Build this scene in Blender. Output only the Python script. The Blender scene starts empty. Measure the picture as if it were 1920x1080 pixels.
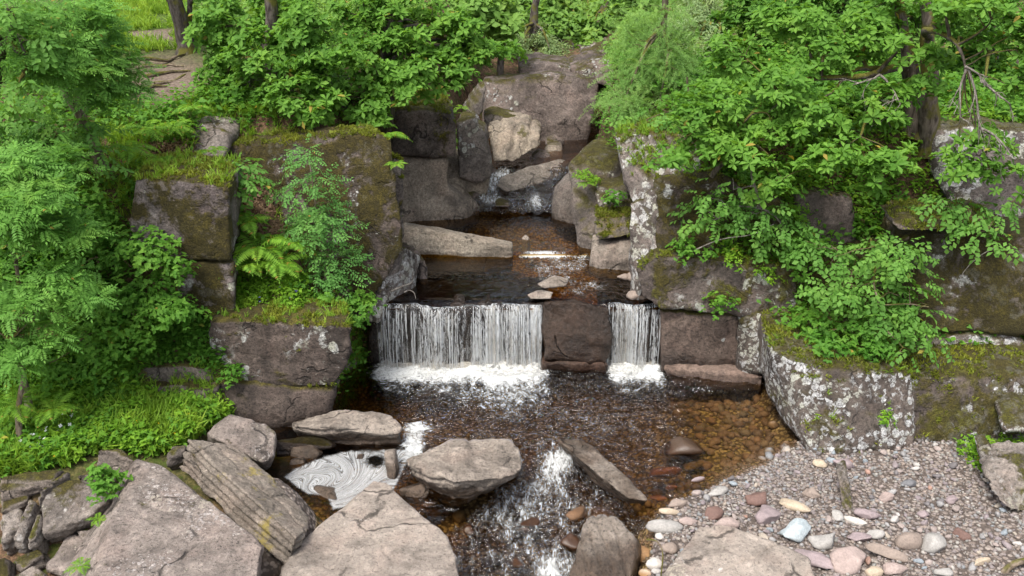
import bpy, bmesh, math, random
import numpy as np
from mathutils import Vector

S = bpy.context.scene
COL = S.collection
# ------------------------------------------------------------------ camera, sky, sun, exposure
H, PITCH, F = 7.0, math.radians(22), 1663.0
cam_d = bpy.data.cameras.new('camera')
cam_d.sensor_width = 36.0; cam_d.lens = 36.0 * F / 1920; cam_d.clip_start = .05; cam_d.clip_end = 400
cam = bpy.data.objects.new('camera', cam_d); COL.objects.link(cam)
cam.location = (0, 0, H); cam.rotation_euler = (math.pi / 2 - PITCH, 0, 0)
S.camera = cam
SUN_EL, SUN_AZ = math.radians(62), math.radians(215)      # azimuth clockwise from +Y: from behind and left of the camera
w = bpy.data.worlds.new('World'); S.world = w; w.use_nodes = True
nt = w.node_tree; nt.nodes.clear()
sky = nt.nodes.new('ShaderNodeTexSky'); sky.sky_type = 'NISHITA'; sky.sun_disc = False
sky.sun_elevation = SUN_EL; sky.sun_rotation = SUN_AZ; sky.dust_density = 4; sky.air_density = 1; sky.ozone_density = 1
hs = nt.nodes.new('ShaderNodeHueSaturation'); hs.inputs['Saturation'].default_value = .5
bg = nt.nodes.new('ShaderNodeBackground'); bg.inputs['Strength'].default_value = .145
wo = nt.nodes.new('ShaderNodeOutputWorld')
nt.links.new(sky.outputs[0], hs.inputs['Color']); nt.links.new(hs.outputs[0], bg.inputs[0]); nt.links.new(bg.outputs[0], wo.inputs[0])
sl = bpy.data.lights.new('sun', 'SUN'); sl.energy = 1.5; sl.angle = math.radians(17); sl.color = (1, .955, .88)
sun = bpy.data.objects.new('sun', sl); COL.objects.link(sun)
sd = Vector((math.sin(SUN_AZ) * math.cos(SUN_EL), math.cos(SUN_AZ) * math.cos(SUN_EL), math.sin(SUN_EL)))
sun.rotation_euler = sd.to_track_quat('Z', 'Y').to_euler(); sun.location = (0, 0, 30)
S.view_settings.view_transform = 'Standard'; S.view_settings.look = 'None'
S.view_settings.exposure = 1.17; S.view_settings.gamma = 1
S.render.engine = 'CYCLES'
S.cycles.max_bounces = 8; S.cycles.diffuse_bounces = 3; S.cycles.glossy_bounces = 3
S.cycles.transmission_bounces = 4; S.cycles.transparent_max_bounces = 16; S.cycles.use_denoising = True

# ------------------------------------------------------------------ helpers
rng = np.random.default_rng(7); R = random.Random(5)
_c, _s = math.cos(PITCH), math.sin(PITCH)
def ray(px, py):
    a, b = (px - 960) / F, -(py - 540) / F
    return np.array([a, _c + b * _s, -_s + b * _c])
def P(px, py, Y):                    # the point of the world at distance Y that shows at a place of the photo
    d = ray(px, py); return np.array([0, 0, H]) + d * (Y / d[1])
def G(px, py, z):                    # ... at height z
    d = ray(px, py); return np.array([0, 0, H]) + d * ((z - H) / d[2])
def proj(p):                         # world points -> photo pixels and depth
    p = np.atleast_2d(p); q = p - np.array([0, 0, H])
    dep = q[:, 1] * _c - q[:, 2] * _s; up = q[:, 1] * _s + q[:, 2] * _c
    return 960 + F * q[:, 0] / dep, 540 - F * up / dep, dep
def _h(ix, iy, iz, seed):
    h = (ix.astype(np.int64) * 374761393 + iy.astype(np.int64) * 668265263 + iz.astype(np.int64) * 1274126177 + seed * 97531) & 0xffffffff
    h = ((h ^ (h >> 13)) * 1103515245) & 0xffffffff
    h = ((h ^ (h >> 16)) * 2246822519) & 0xffffffff
    return ((h ^ (h >> 15)) & 0xffffff) / float(0xffffff)
def vnoise(p, seed=0):
    i = np.floor(p); f = p - i; u = f * f * (3 - 2 * f); i = i.astype(np.int64); r = 0
    for a in (0, 1):
        for b in (0, 1):
            for c in (0, 1):
                wt = (u[:, 0] if a else 1 - u[:, 0]) * (u[:, 1] if b else 1 - u[:, 1]) * (u[:, 2] if c else 1 - u[:, 2])
                r = r + wt * _h(i[:, 0] + a, i[:, 1] + b, i[:, 2] + c, seed)
    return r
def fbm(p, octv=4, seed=0, gain=.5):
    r, a, t = 0, 1., 0.
    for k in range(octv):
        r = r + a * vnoise(p * 2.03 ** k + k * 7.3, seed + k); t += a; a *= gain
    return r / t
def worley(p, seed=0):               # F1, F2, a random number of the nearest cell
    i = np.floor(p).astype(np.int64); f1 = np.full(len(p), 9.); f2 = f1.copy(); cid = np.zeros(len(p))
    for a in (-1, 0, 1):
        for b in (-1, 0, 1):
            for c in (-1, 0, 1):
                j = i + np.array([a, b, c])
                q = j + np.stack([_h(j[:, 0], j[:, 1], j[:, 2], seed + k) for k in (1, 2, 3)], 1)
                d = np.linalg.norm(q - p, axis=1)
                cid = np.where(d < f1, _h(j[:, 0], j[:, 1], j[:, 2], seed + 4), cid); f2 = np.minimum(f2, np.maximum(f1, d)); f1 = np.minimum(f1, d)
    return f1, f2, cid
def sstep(a, b, x):
    t = np.clip((x - a) / (b - a), 0, 1); return t * t * (3 - 2 * t)
def mesh_np(name, V, faces, attrs=None, uv=None, smooth=True):
    """faces: (n,k) int array, or list of such arrays with different k; attrs: name -> per-vertex float"""
    if not isinstance(faces, list): faces = [faces]
    me = bpy.data.meshes.new(name)
    V = np.asarray(V, np.float32); me.vertices.add(len(V)); me.vertices.foreach_set('co', V.ravel())
    idx = np.concatenate([f.ravel() for f in faces]).astype(np.int32)
    cnt = np.concatenate([np.full(len(f), f.shape[1], np.int32) for f in faces])
    st = np.concatenate([[0], np.cumsum(cnt)[:-1]]).astype(np.int32)
    me.loops.add(len(idx)); me.loops.foreach_set('vertex_index', idx)
    me.polygons.add(len(cnt)); me.polygons.foreach_set('loop_start', st)
    if not smooth: me.polygons.foreach_set('use_smooth', np.zeros(len(cnt), bool))
    for k, v in (attrs or {}).items():
        a = me.attributes.new(k, 'FLOAT', 'POINT'); a.data.foreach_set('value', np.asarray(v, np.float32))
    if uv is not None:
        l = me.uv_layers.new(name='UVMap'); l.data.foreach_set('uv', np.asarray(uv, np.float32)[idx].ravel())
    me.update(calc_edges=True); me.validate()
    return me
def tag(o, label=None, cat=None, group=None, kind=None):
    for k, v in (('label', label), ('category', cat), ('group', group), ('kind', kind)):
        if v: o[k] = v
    return o
def link(name, me, mat=None, parent=None, loc=None):
    o = bpy.data.objects.new(name, me); COL.objects.link(o)
    if mat is not None and me is not None and not me.materials: me.materials.append(mat)
    if parent is not None: o.parent = parent
    if loc is not None: o.location = loc
    return o
def empty(name, loc, label, cat, group=None):
    o = bpy.data.objects.new(name, None); COL.objects.link(o); o.location = loc; o.empty_display_size = .1
    return tag(o, label, cat, group)
def grid_faces(nu, nv):
    a = np.arange(nu * nv).reshape(nv, nu)
    return np.stack([a[:-1, :-1], a[:-1, 1:], a[1:, 1:], a[1:, :-1]], -1).reshape(-1, 4)
def inpoly(x, y, poly):
    x = np.asarray(x); y = np.asarray(y); r = np.zeros(x.shape, bool); n = len(poly)
    for i in range(n):
        (x0, y0), (x1, y1) = poly[i], poly[(i + 1) % n]
        c = ((y0 > y) != (y1 > y))
        r ^= c & (x < (x1 - x0) * (y - y0) / ((y1 - y0) if y1 != y0 else 1e-9) + x0)
    return r
def tube(paths, sides=8, rough=0., seed=0):
    """paths: list of (points (n,3), radii (n)) -> V, F of all tubes"""
    VV, FF, o = [], [], 0
    for pts, rad in paths:
        pts = np.asarray(pts, float); rad = np.asarray(rad, float); n = len(pts)
        t = np.gradient(pts, axis=0); t /= np.linalg.norm(t, axis=1)[:, None] + 1e-9
        ref = np.array([0, 0, 1.]) if abs(t[0][2]) < .8 else np.array([1., 0, 0])
        a = np.cross(t, ref); a /= np.linalg.norm(a, axis=1)[:, None] + 1e-9
        b = np.cross(t, a); th = np.linspace(0, 2 * np.pi, sides, endpoint=False)
        ring = pts[:, None] + rad[:, None, None] * (np.cos(th)[None, :, None] * a[:, None] + np.sin(th)[None, :, None] * b[:, None])
        V = ring.reshape(-1, 3)
        if rough:
            V = V + (fbm(V * 6, 3, seed)[:, None] - .5) * rough * 2 * np.repeat(rad, sides)[:, None] * ((V - np.repeat(pts, sides, 0)) / (np.repeat(rad, sides)[:, None] + 1e-6))
        i = np.arange(n * sides).reshape(n, sides); j = np.roll(i, -1, 1)
        VV.append(V); FF.append(np.stack([i[:-1], j[:-1], j[1:], i[1:]], -1).reshape(-1, 4) + o); o += len(V)
    return np.concatenate(VV), np.concatenate(FF)
def spline(ctrl, n=14, wob=0., seed=0):
    c = np.asarray(ctrl, float); m = len(c)
    c2 = np.vstack([2 * c[0] - c[1], c, 2 * c[-1] - c[-2]]); out = []
    t = np.linspace(0, m - 1 - 1e-6, n)
    for x in t:
        i = int(x); f = x - i; p0, p1, p2, p3 = c2[i:i + 4]
        out.append(.5 * (2 * p1 + (p2 - p0) * f + (2 * p0 - 5 * p1 + 4 * p2 - p3) * f * f + (3 * p1 - p0 - 3 * p2 + p3) * f ** 3))
    out = np.array(out)
    if wob:
        for k in range(3): out[:, k] += (fbm(np.stack([t * .9, t * 0 + k * 5.1, t * 0 + seed], 1), 3, seed) - .5) * wob * np.minimum(1, t)
    return out

# ------------------------------------------------------------------ materials
def newmat(name):
    m = bpy.data.materials.new(name); m.use_nodes = True; m.node_tree.nodes.clear(); return m, m.node_tree
class NT:
    def __init__(s, t): s.t = t
    def n(s, typ, ins=None, **kw):
        x = s.t.nodes.new('ShaderNode' + typ)
        for k, v in kw.items(): setattr(x, k, v)
        for k, v in (ins or {}).items():
            if hasattr(v, 'node') and hasattr(v, 'links'): s.t.links.new(v, x.inputs[k])
            else: x.inputs[k].default_value = v
        return x
    def noise(s, vec, scale, detail=4, rough=.55, dist=0.):
        return s.n('TexNoise', {'Vector': vec, 'Scale': scale, 'Detail': detail, 'Roughness': rough, 'Distortion': dist}).outputs['Fac']
    def m(s, op, a, b=0., c=None, clamp=False):
        x = s.n('Math', {0: a, 1: b}, operation=op); x.use_clamp = clamp
        if c is not None:
            if hasattr(c, 'links'): s.t.links.new(c, x.inputs[2])
            else: x.inputs[2].default_value = c
        return x.outputs[0]
    def rng(s, v, a, b, c=0., d=1., smooth=True):
        x = s.n('MapRange', {'Value': v, 'From Min': a, 'From Max': b, 'To Min': c, 'To Max': d}, interpolation_type='SMOOTHSTEP' if smooth else 'LINEAR')
        return x.outputs[0]
    def mix(s, f, a, b, blend='MIX'):
        x = s.n('Mix', data_type='RGBA', blend_type=blend)
        for i, v in ((0, f), (6, a), (7, b)):
            if hasattr(v, 'links'): s.t.links.new(v, x.inputs[i])
            else: x.inputs[i].default_value = v if i == 0 else (*v[:3], 1)
        return x.outputs[2]
    def out(s, sh, vol=None):
        o = s.n('OutputMaterial'); s.t.links.new(sh, o.inputs[0])
        if vol is not None: s.t.links.new(vol, o.inputs[1])
ROCKC = {}
def rockmat(key, c1=(.16, .135, .12), c2=(.085, .07, .06), moss=0., mosstop=.5, lichen=0., lscale=6., dark=.3, wet=None, speck=.48,
            mc1=(.105, .085, .016), mc2=(.15, .145, .018), yellow=0., crack=1.1, bump=.8, rough=.85, lcol=(.5, .5, .47)):
    if key in ROCKC: return ROCKC[key]
    m, t = newmat('rock_' + key); N = NT(t)
    tc = N.n('TexCoord').outputs['Object']; ob = N.n('ObjectInfo').outputs['Random']
    off = N.m('MULTIPLY', ob, 37.)
    vec = N.n('VectorMath', {0: tc, 1: N.n('CombineXYZ', {0: off, 1: off, 2: off}).outputs[0]}, operation='ADD').outputs[0]
    geo = N.n('NewGeometry'); nz = N.n('SeparateXYZ', {0: geo.outputs['Normal']}).outputs[2]
    pz = N.n('SeparateXYZ', {0: geo.outputs['Position']}).outputs[2]
    n1 = N.noise(vec, 1.1, 7, .62, .3); n2 = N.noise(vec, 17, 6, .7); n3 = N.noise(vec, 60, 3, .6)
    col = N.mix(N.rng(n1, .33, .66), c2, c1)
    n4 = N.noise(vec, 3.7, 5, .6)
    wv = N.n('VectorMath', {0: vec, 1: N.n('VectorMath', {0: N.n('TexNoise', {'Vector': vec, 'Scale': 2.3, 'Detail': 5.}).outputs['Color'], 'Scale': .55}, operation='SCALE').outputs[0]}, operation='ADD').outputs[0]
    ck = N.rng(N.n('TexVoronoi', {'Vector': wv, 'Scale': crack}, feature='DISTANCE_TO_EDGE').outputs['Distance'], .004, .022, 1., 0.)
    ck = N.m('MULTIPLY', ck, N.rng(N.noise(vec, 1.6, 3), .48, .6))
    col = N.mix(N.m('MULTIPLY', N.rng(n4, .5, .72), .45), col, tuple(min(1, x * 1.5 + .02) for x in c1))
    # purple-brown flush of the sandstone
    col = N.mix(N.m('MULTIPLY', N.rng(N.noise(vec, 2.2, 3), .45, .7), .2), col, (c1[0] * 1.05, c1[1] * .82, c1[2] * .78))
    sp = N.rng(n2, .3, .7, 1 - speck, 1 + speck, False); sp2 = N.rng(n3, .3, .7, 1 - speck * .6, 1 + speck * .6, False)
    col = N.mix(1., col, N.n('CombineXYZ', {0: N.m('MULTIPLY', sp, sp2), 1: N.m('MULTIPLY', sp, sp2), 2: N.m('MULTIPLY', sp, sp2)}).outputs[0], 'MULTIPLY')
    if dark:
        v2 = N.n('Mapping', {'Vector': vec, 'Scale': (2.2, 2.2, .55)}).outputs[0]
        dk = N.m('MULTIPLY', N.rng(N.noise(v2, 1., 6, .65), .48, .66), dark)
        col = N.mix(dk, col, (.022, .018, .015))
        # scatter of pits
        pit = N.m('MULTIPLY', N.rng(N.noise(vec, 30, 4, .7), .55, .64), min(1, dark * 1.6)); col = N.mix(pit, col, (.018, .015, .013))
    col = N.mix(N.m('MULTIPLY', ck, .75), col, (.02, .016, .013))
    hgt = N.m('MULTIPLY_ADD', ck, -.5, N.m('MULTIPLY_ADD', n2, .6, N.m('MULTIPLY_ADD', n4, .6, N.m('MULTIPLY', n1, 1.))))
    lm = None
    if lichen:
        vd = N.n('VectorMath', {0: vec, 1: N.n('VectorMath', {0: N.n('TexNoise', {'Vector': vec, 'Scale': 9., 'Detail': 4.}).outputs['Color'], 'Scale': .12}, operation='SCALE').outputs[0]}, operation='ADD').outputs[0]
        vo = N.n('TexVoronoi', {'Vector': vd, 'Scale': lscale}, feature='F1')
        cr = N.n('SeparateXYZ', {0: vo.outputs['Color']}).outputs[0]
        area = N.rng(N.noise(vec, 1.15, 3, .5), .62 - .3 * lichen, .74 - .3 * lichen)
        r = N.m('MULTIPLY', N.m('MULTIPLY_ADD', cr, .55, .12), area)
        spot = N.rng(N.m('SUBTRACT', vo.outputs['Distance'], r), -.07, .05, 1., 0.)
        pat = N.m('MULTIPLY', N.rng(N.noise(vd, lscale * 1.3, 6, .65), .58 - .08 * lichen, .66 - .08 * lichen), area)
        lm = N.m('MAXIMUM', spot, pat)
        lm = N.m('MULTIPLY', lm, N.rng(N.m('MULTIPLY_ADD', n3, .5, N.m('MULTIPLY', N.noise(vec, 26, 4, .7), .5)), .36, .55, .12, 1.))
        lc = N.mix(N.rng(N.noise(vec, 22, 4), .35, .7), tuple(x * .62 for x in lcol), tuple(x * 1.15 for x in lcol))
        lc = N.mix(N.rng(N.noise(vec, 3.1, 3), .45, .62), lc, tuple(x * f * .78 for x, f in zip(lcol, (1., 1., .86))))
    if moss or mosstop:
        mn = N.noise(vec, 1.7, 6, .62, .4); mf = N.noise(vec, 9, 5, .7)
        side = N.rng(N.m('MULTIPLY_ADD', mf, .22, mn), .82 - .42 * moss, .93 - .42 * moss) if moss else 0.
        up = N.m('MULTIPLY', N.rng(nz, .45, .85), N.rng(N.m('MULTIPLY_ADD', mf, .3, mn), .82 - .5 * mosstop, .95 - .5 * mosstop)) if mosstop else 0.
        mm = N.m('MAXIMUM', side, up)
        mcol = N.mix(N.rng(N.noise(vec, 2.6, 5, .6), .4, .62), mc1, mc2)
        mcol = N.mix(N.rng(mf, .3, .75), tuple(x * .42 for x in mc1), mcol)
        mcol = N.mix(N.m('MULTIPLY', N.rng(N.noise(vec, 38, 4, .75), .58, .42), .65), mcol, tuple(x * .25 for x in mc1))
        mcol = N.mix(N.m('MULTIPLY', N.rng(N.noise(vec, 4.3, 5, .7), .56, .68), .6), mcol, tuple(x * .9 + .03 for x in c1))
        col = N.mix(mm, col, mcol)
        hgt = N.m('MULTIPLY_ADD', N.m('MULTIPLY', mm, N.noise(vec, 45, 4, .7)), .8, hgt)
        hgt = N.m('MULTIPLY_ADD', mm, .25, hgt)
    if lm is not None:
        if moss: lm = N.m('MULTIPLY', lm, N.rng(mm, .35, .7, 1., .12))
        col = N.mix(lm, col, lc); hgt = N.m('MULTIPLY_ADD', lm, .12, hgt)
    if yellow:
        ym = N.m('MULTIPLY', N.rng(N.noise(vec, 2.4, 6, .7), .56, .66), yellow); col = N.mix(ym, col, (.28, .22, .05))
    ro = rough
    if wet is not None:
        wm = N.rng(N.m('MULTIPLY_ADD', N.noise(vec, 3., 4), .35, pz), wet + .27, wet + .1)
        col = N.mix(wm, col, N.mix(1., col, (.36, .31, .27), 'MULTIPLY')); ro = N.m('MULTIPLY_ADD', wm, -.55, rough)
    hgt = N.m('MULTIPLY_ADD', n3, .18, hgt)
    bp = N.n('Bump', {'Height': hgt, 'Strength': bump, 'Distance': .09}).outputs[0]
    b = N.n('BsdfPrincipled', {'Base Color': col, 'Roughness': ro, 'Normal': bp, 'Specular IOR Level': .35})
    N.out(b.outputs[0]); ROCKC[key] = m; return m

# ------------------------------------------------------------------ rocks
NR = [0]
def hull_pts(front, back=(0, 1.5, 0), shrink=.0):
    f = [np.asarray(p, float) for p in front]; b = np.asarray(back, float); c = sum(f) / len(f)
    return f + [p + b + (c - p) * shrink for p in f]
SINK = ('smooth hollowed grey', 'long low pale ledge', 'brown slabby boulder', 'stepped rock block', 'rounded rock toe', 'rock foot jutting', 'small slanting slab', 'low wet rock where', 'tiny pale stone breaking', 'pale scooped', 'cream water-worn', 'white-veined', 'jointed rock with mossy', 'small flat rock on the left margin', 'blocky grey rock where', 'grey rock between the layered', 'low stone at the foot', 'rounded olive boulder', 'massive upright')
def rock(name, label, hulls, mat, vox=.05, smooth=2, amp=.05, freq=.9, strata=None, joints=0., jscale=1., cracks=(), cat='rock', group=None, parent=None, ss=0., facet=None, fscale=2.1):
    """strata = (axis, amplitude, layers per metre); cracks = [(point, normal, width, depth)]"""
    NR[0] += 1; seed = NR[0] * 13
    if not isinstance(hulls[0], list): hulls = [hulls]
    if any(k in (label or '') for k in SINK):      # standing in the upper pools: carry the foot down below the water
        hulls = [h + [p - np.array([0, 0, .4]) for p in h if p[2] < min(q[2] for q in h) + .3] for h in hulls]
    bm = bmesh.new()
    for h in hulls:
        b2 = bmesh.new()
        for p in h: b2.verts.new(p)
        r = bmesh.ops.convex_hull(b2, input=b2.verts)
        bmesh.ops.delete(b2, geom=list({v for v in r['geom_interior'] + r['geom_unused'] if isinstance(v, bmesh.types.BMVert)}), context='VERTS')
        bmesh.ops.recalc_face_normals(b2, faces=b2.faces)
        tmp = bpy.data.meshes.new('t'); b2.to_mesh(tmp); b2.free(); bm.from_mesh(tmp); bpy.data.meshes.remove(tmp)
    me = bpy.data.meshes.new('t'); bm.to_mesh(me); bm.free()
    o = bpy.data.objects.new('t', me); COL.objects.link(o)
    md = o.modifiers.new('r', 'REMESH'); md.mode = 'VOXEL'; md.voxel_size = vox * (1.36 if vox < .03 else 1.55); md.adaptivity = 0
    dg = bpy.context.evaluated_depsgraph_get(); m2 = bpy.data.meshes.new_from_object(o.evaluated_get(dg))
    bpy.data.objects.remove(o); bpy.data.meshes.remove(me)
    n = len(m2.vertices); V = np.empty(n * 3, np.float32); m2.vertices.foreach_get('co', V); V = V.reshape(-1, 3).astype(float)
    E = np.empty(len(m2.edges) * 2, np.int32); m2.edges.foreach_get('vertices', E); E = E.reshape(-1, 2)
    deg = np.bincount(E.ravel(), minlength=n)[:, None]
    for k in range(smooth if smooth > 3 else max(1, smooth - 1)):
        A = np.zeros_like(V); np.add.at(A, E[:, 0], V[E[:, 1]]); np.add.at(A, E[:, 1], V[E[:, 0]]); V = .4 * V + .6 * A / np.maximum(deg, 1)
    m2.vertices.foreach_set('co', V.astype(np.float32).ravel()); m2.update()
    Nn = np.empty(n * 3, np.float32); m2.vertex_normals.foreach_get('vector', Nn); Nn = Nn.reshape(-1, 3)
    d = amp * (fbm(V * freq + seed, 4, seed) - .5) * 2.4 + amp * .3 * (fbm(V * freq * 6 + seed, 3, seed + 3) - .5) * 2
    if facet is None: facet = min(.03, amp * .8)
    if facet and smooth < 5:      # chipped, stepped surface
        wq = V * fscale + (fbm(V * 2.4 + seed, 3, seed + 31)[:, None] - .5) * .9
        f1, f2, cid = worley(wq, seed + 40); d += facet * (cid - .5) * 1.6 * sstep(0, .12, f2 - f1)
        f1, f2, cid = worley(wq * 2.7 + 9, seed + 41); d += facet * .45 * (cid - .5) * sstep(0, .15, f2 - f1)
    if strata:
        ax, sa, sf = strata; ax = np.asarray(ax, float); ax /= np.linalg.norm(ax)
        s = V @ ax * sf + (fbm(V * .8 + seed, 3, seed + 5) - .5) * 1.2 + (fbm(V * 3 + seed, 2, seed + 6) - .5) * .4
        li = np.floor(s); fr = s - li
        lay = _h(li.astype(np.int64), (li * 0).astype(np.int64), (li * 0).astype(np.int64), seed)
        brk = vnoise(V * 2.2 + lay[:, None] * 50, seed + 8)
        side = 1 - np.abs(Nn @ ax) ** 2
        d -= side * sa * (lay * .6 + brk * .8 - .5 + 1.1 * np.exp(-(np.minimum(fr, 1 - fr) / .11) ** 2))
        # spalled flakes on the bedding planes
        fl = np.floor(fbm(V * 1.3 + seed, 3, seed + 9) * 5) / 5
        d += (1 - side) * sa * (fl - .5) * .55
    if joints:
        f1, f2, _ = worley(V * jscale + (fbm(V * 1.5, 3, seed)[:, None] - .5) * .5, seed)
        d -= joints * np.exp(-((f2 - f1) / .045) ** 2)
    for cp, cn, cw, cd in cracks:
        cn = np.asarray(cn, float); cn /= np.linalg.norm(cn)
        q = (V - np.asarray(cp)) @ cn + (fbm(V * 2.2 + 3, 4, seed) - .5) * .22
        d -= cd * np.exp(-(q / cw) ** 2)
    V = V + Nn * d[:, None]
    if ss:        # coherent sideways push: uneven outline
        for k in range(3): V[:, k] += ss * (fbm(V * .7 + 11 * k + seed, 3, seed + 20 + k) - .5)
    org = np.array([V[:, 0].mean(), V[:, 1].mean(), V[:, 2].min()])
    m2.vertices.foreach_set('co', (V - org).astype(np.float32).ravel()); m2.update(); m2.name = name
    m2.polygons.foreach_set('use_smooth', np.ones(len(m2.polygons), bool)); m2.materials.clear(); m2.materials.append(mat)
    ob = link(name, m2, None, parent, org)
    if label: tag(ob, label, cat, group, 'thing')
    return ob

# ------------------------------------------------------------------ terrain
def chan(y):
    xl = np.interp(y, [3, 8, 9.6, 10.4, 11, 11.7, 12.2, 13.4, 13.8, 16, 18.2, 20, 22.5, 26, 40, 70], [-1.6, -1.5, -2.0, -3.3, -3.75, -3.6, -2.75, -2.6, -2.2, -2.0, -2.0, -1.4, -.9, -.5, 0, 0])
    xr = np.interp(y, [3, 8, 9.0, 9.6, 10.2, 10.7, 11.1, 11.5, 13.4, 13.8, 16, 18.2, 20, 22.5, 26, 40, 70], [.9, 1.0, 1.2, 1.35, 1.7, 2.3, 3.3, 3.7, 4.0, 2.7, 2.3, 1.8, 1.6, 2.0, 2.6, 2.5, 2.5])
    bed = np.interp(y, [3, 8, 10.5, 11.3, 13.9, 14.6, 16, 18.2, 20, 23.6, 25, 27, 40, 70], [-1.2, -.75, -.6, -.55, -.6, .45, .5, .6, 1.45, 1.6, 3.2, 3.6, 4.0, 7.])
    return xl, xr, bed
def ground_z(x, y):
    x = np.asarray(x, float); y = np.asarray(y, float)
    xl, xr, bed = chan(y)
    yl = y + np.clip(-x - 5.2, 0, 6) * .38 * sstep(9.2, 11.2, y)
    zl = np.interp(yl, [3, 8, 8.8, 9.35, 10.5, 11.4, 11.75, 12.35, 13.5, 14.6, 17, 22, 30, 45, 70], [-.4, -.15, .1, .52, .6, .6, .72, 1.65, 3.1, 3.75, 4.25, 4.75, 5.2, 5.6, 8.])
    # the gully with ferns between the two blocks
    zl = zl - .5 * np.exp(-((x + 3.9) / .7) ** 2 - ((y - 13.1) / .7) ** 2)
    zl = zl - .55 * sstep(-5.6, -4.7, x) * sstep(13.2, 14.0, y) * sstep(15.9, 15.0, y)
    yr = y + np.clip(x - 5.5, 0, 6) * .05
    zr = np.interp(yr, [3, 9.2, 10.9, 11.6, 12.6, 13.6, 14.3, 15.3, 20, 30, 45, 70], [.2, .13, .06, .08, .7, 1.3, 2.3, 3.75, 4.2, 4.5, 5.2, 8.])
    zr = np.where(y < 11.2, zr + np.clip(x - 5.5, 0, 4) * .1, zr)
    wl, wr = np.interp(y, [11.8, 12.2, 13.2, 14.3, 15.2, 16], [1., .5, .9, 2.6, 2.2, 1.4]), np.interp(y, [3, 9, 9.6, 10.2, 10.7, 11.1, 11.5, 13.6], [.6, .7, .8, 1.5, 1.9, 1.4, 1.2, .8])
    bed = bed + .4 * sstep(1.4, 3.3, x) * sstep(10., 10.6, y) * sstep(13.6, 12.6, y)
    tl = sstep(0, wl, xl - x); tr = sstep(0, wr, x - xr)
    z = bed * (1 - tl) * (1 - tr) + zl * tl + zr * tr
    q = np.stack([x, y, x * 0], -1).reshape(-1, 3)
    return z + ((fbm(q * .7, 3, 91) - .5) * .28 * (1 - .75 * ((y < 11.5) & (x > 1)).ravel()) * (.25 + .75 * np.maximum(tl, tr).ravel()) + (fbm(q * 3.1, 3, 92) - .5) * .09).reshape(z.shape)
gx = np.unique(np.concatenate([np.linspace(-60, -13, 24), np.linspace(-13, 13, 209), np.linspace(13, 60, 24)]))
gy = np.unique(np.concatenate([np.linspace(-4, 6, 16), np.linspace(6, 18, 109), np.linspace(18, 32, 57), np.linspace(32, 120, 40)]))
XX, YY = np.meshgrid(gx, gy); ZZ = ground_z(XX, np.minimum(YY, 70))
TV = np.stack([XX, YY, ZZ], -1).reshape(-1, 3); tx, ty, td = proj(TV)
inv = td > 1
pathm = inv & inpoly(tx, ty, [(225, 60), (310, 55), (345, 70), (250, 80)]) 
dirt = np.exp(-((tx - 320) / 75) ** 2 - ((ty - 150) / 50) ** 2) * (td < 24) * inv
dirt = np.maximum(dirt, 1. * pathm)
grass = sstep(15.5, 18, TV[:, 1]) * sstep(-3.8, -4.6, TV[:, 0]) * (1 - dirt)
grass = np.maximum(grass, (TV[:, 0] < -3.2) * sstep(9.0, 9.5, TV[:, 1]) * (TV[:, 1] < 11.8) * .45)
gravel = sstep(.3, .1, np.abs(TV[:, 2] - .1)) * (TV[:, 0] > 1) * (TV[:, 1] < 11.3)
gravel = np.maximum(gravel, (TV[:, 0] > -3.3) * (TV[:, 0] < 4.6) * (TV[:, 1] < 13.6))
gravel = np.maximum(gravel, (np.abs(TV[:, 0]) < 3) * (TV[:, 1] >= 13.6) * (TV[:, 1] < 19.5) * (TV[:, 2] < 1.35))
m, t = newmat('soil'); N = NT(t)
pos = N.n('NewGeometry').outputs['Position']
n1 = N.noise(pos, 1.3, 6, .6); n2 = N.noise(pos, 16, 5, .7); n3 = N.noise(pos, 5, 5, .6)
at = lambda k: N.n('Attribute', attribute_name=k).outputs['Fac']
lit = N.mix(N.rng(n2, .35, .65), (.035, .022, .013), (.17, .10, .06))
lit = N.mix(N.rng(n3, .5, .62), lit, (.05, .06, .012))
grs = N.mix(N.rng(n2, .3, .7), (.03, .05, .01), (.09, .14, .02))
col = N.mix(at('grass'), lit, grs)
col = N.mix(at('dirt'), col, N.mix(N.rng(n2, .3, .7), (.09, .065, .05), (.21, .165, .13)))
gv = N.n('TexVoronoi', {'Vector': pos, 'Scale': 16.}); gcol = N.mix(N.n('SeparateXYZ', {0: gv.outputs['Color']}).outputs[0], (.17, .135, .115), (.33, .28, .245))
gcol = N.mix(N.rng(gv.outputs['Distance'], .35, .6), gcol, (.10, .08, .068))
pz = N.n('SeparateXYZ', {0: pos}).outputs[2]
bedc = N.mix(N.rng(n3, .35, .65), (.15, .10, .038), (.34, .235, .095))
bedc = N.mix(N.rng(gv.outputs['Distance'], .3, .6), bedc, (.06, .035, .015))
py_ = N.n('SeparateXYZ', {0: pos}).outputs[1]
uw = N.m('MAXIMUM', N.rng(pz, .03, -.04), N.m('MULTIPLY', N.rng(py_, 13.7, 14.1), N.rng(pz, 1.3, 1.1)))
gcol = N.mix(uw, gcol, N.mix(.6, N.mix(1., gcol, (1.2, .98, .52), 'MULTIPLY'), bedc))
col = N.mix(at('gravel'), col, gcol)
hh = N.m('MULTIPLY_ADD', N.m('MULTIPLY', gv.outputs['Distance'], at('gravel')), -1., N.m('MULTIPLY_ADD', n2, .6, n3))
N.out(N.n('BsdfPrincipled', {'Base Color': col, 'Roughness': .92, 'Specular IOR Level': .2, 'Normal': N.n('Bump', {'Height': hh, 'Strength': .8, 'Distance': .06}).outputs[0]}).outputs[0])
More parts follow.
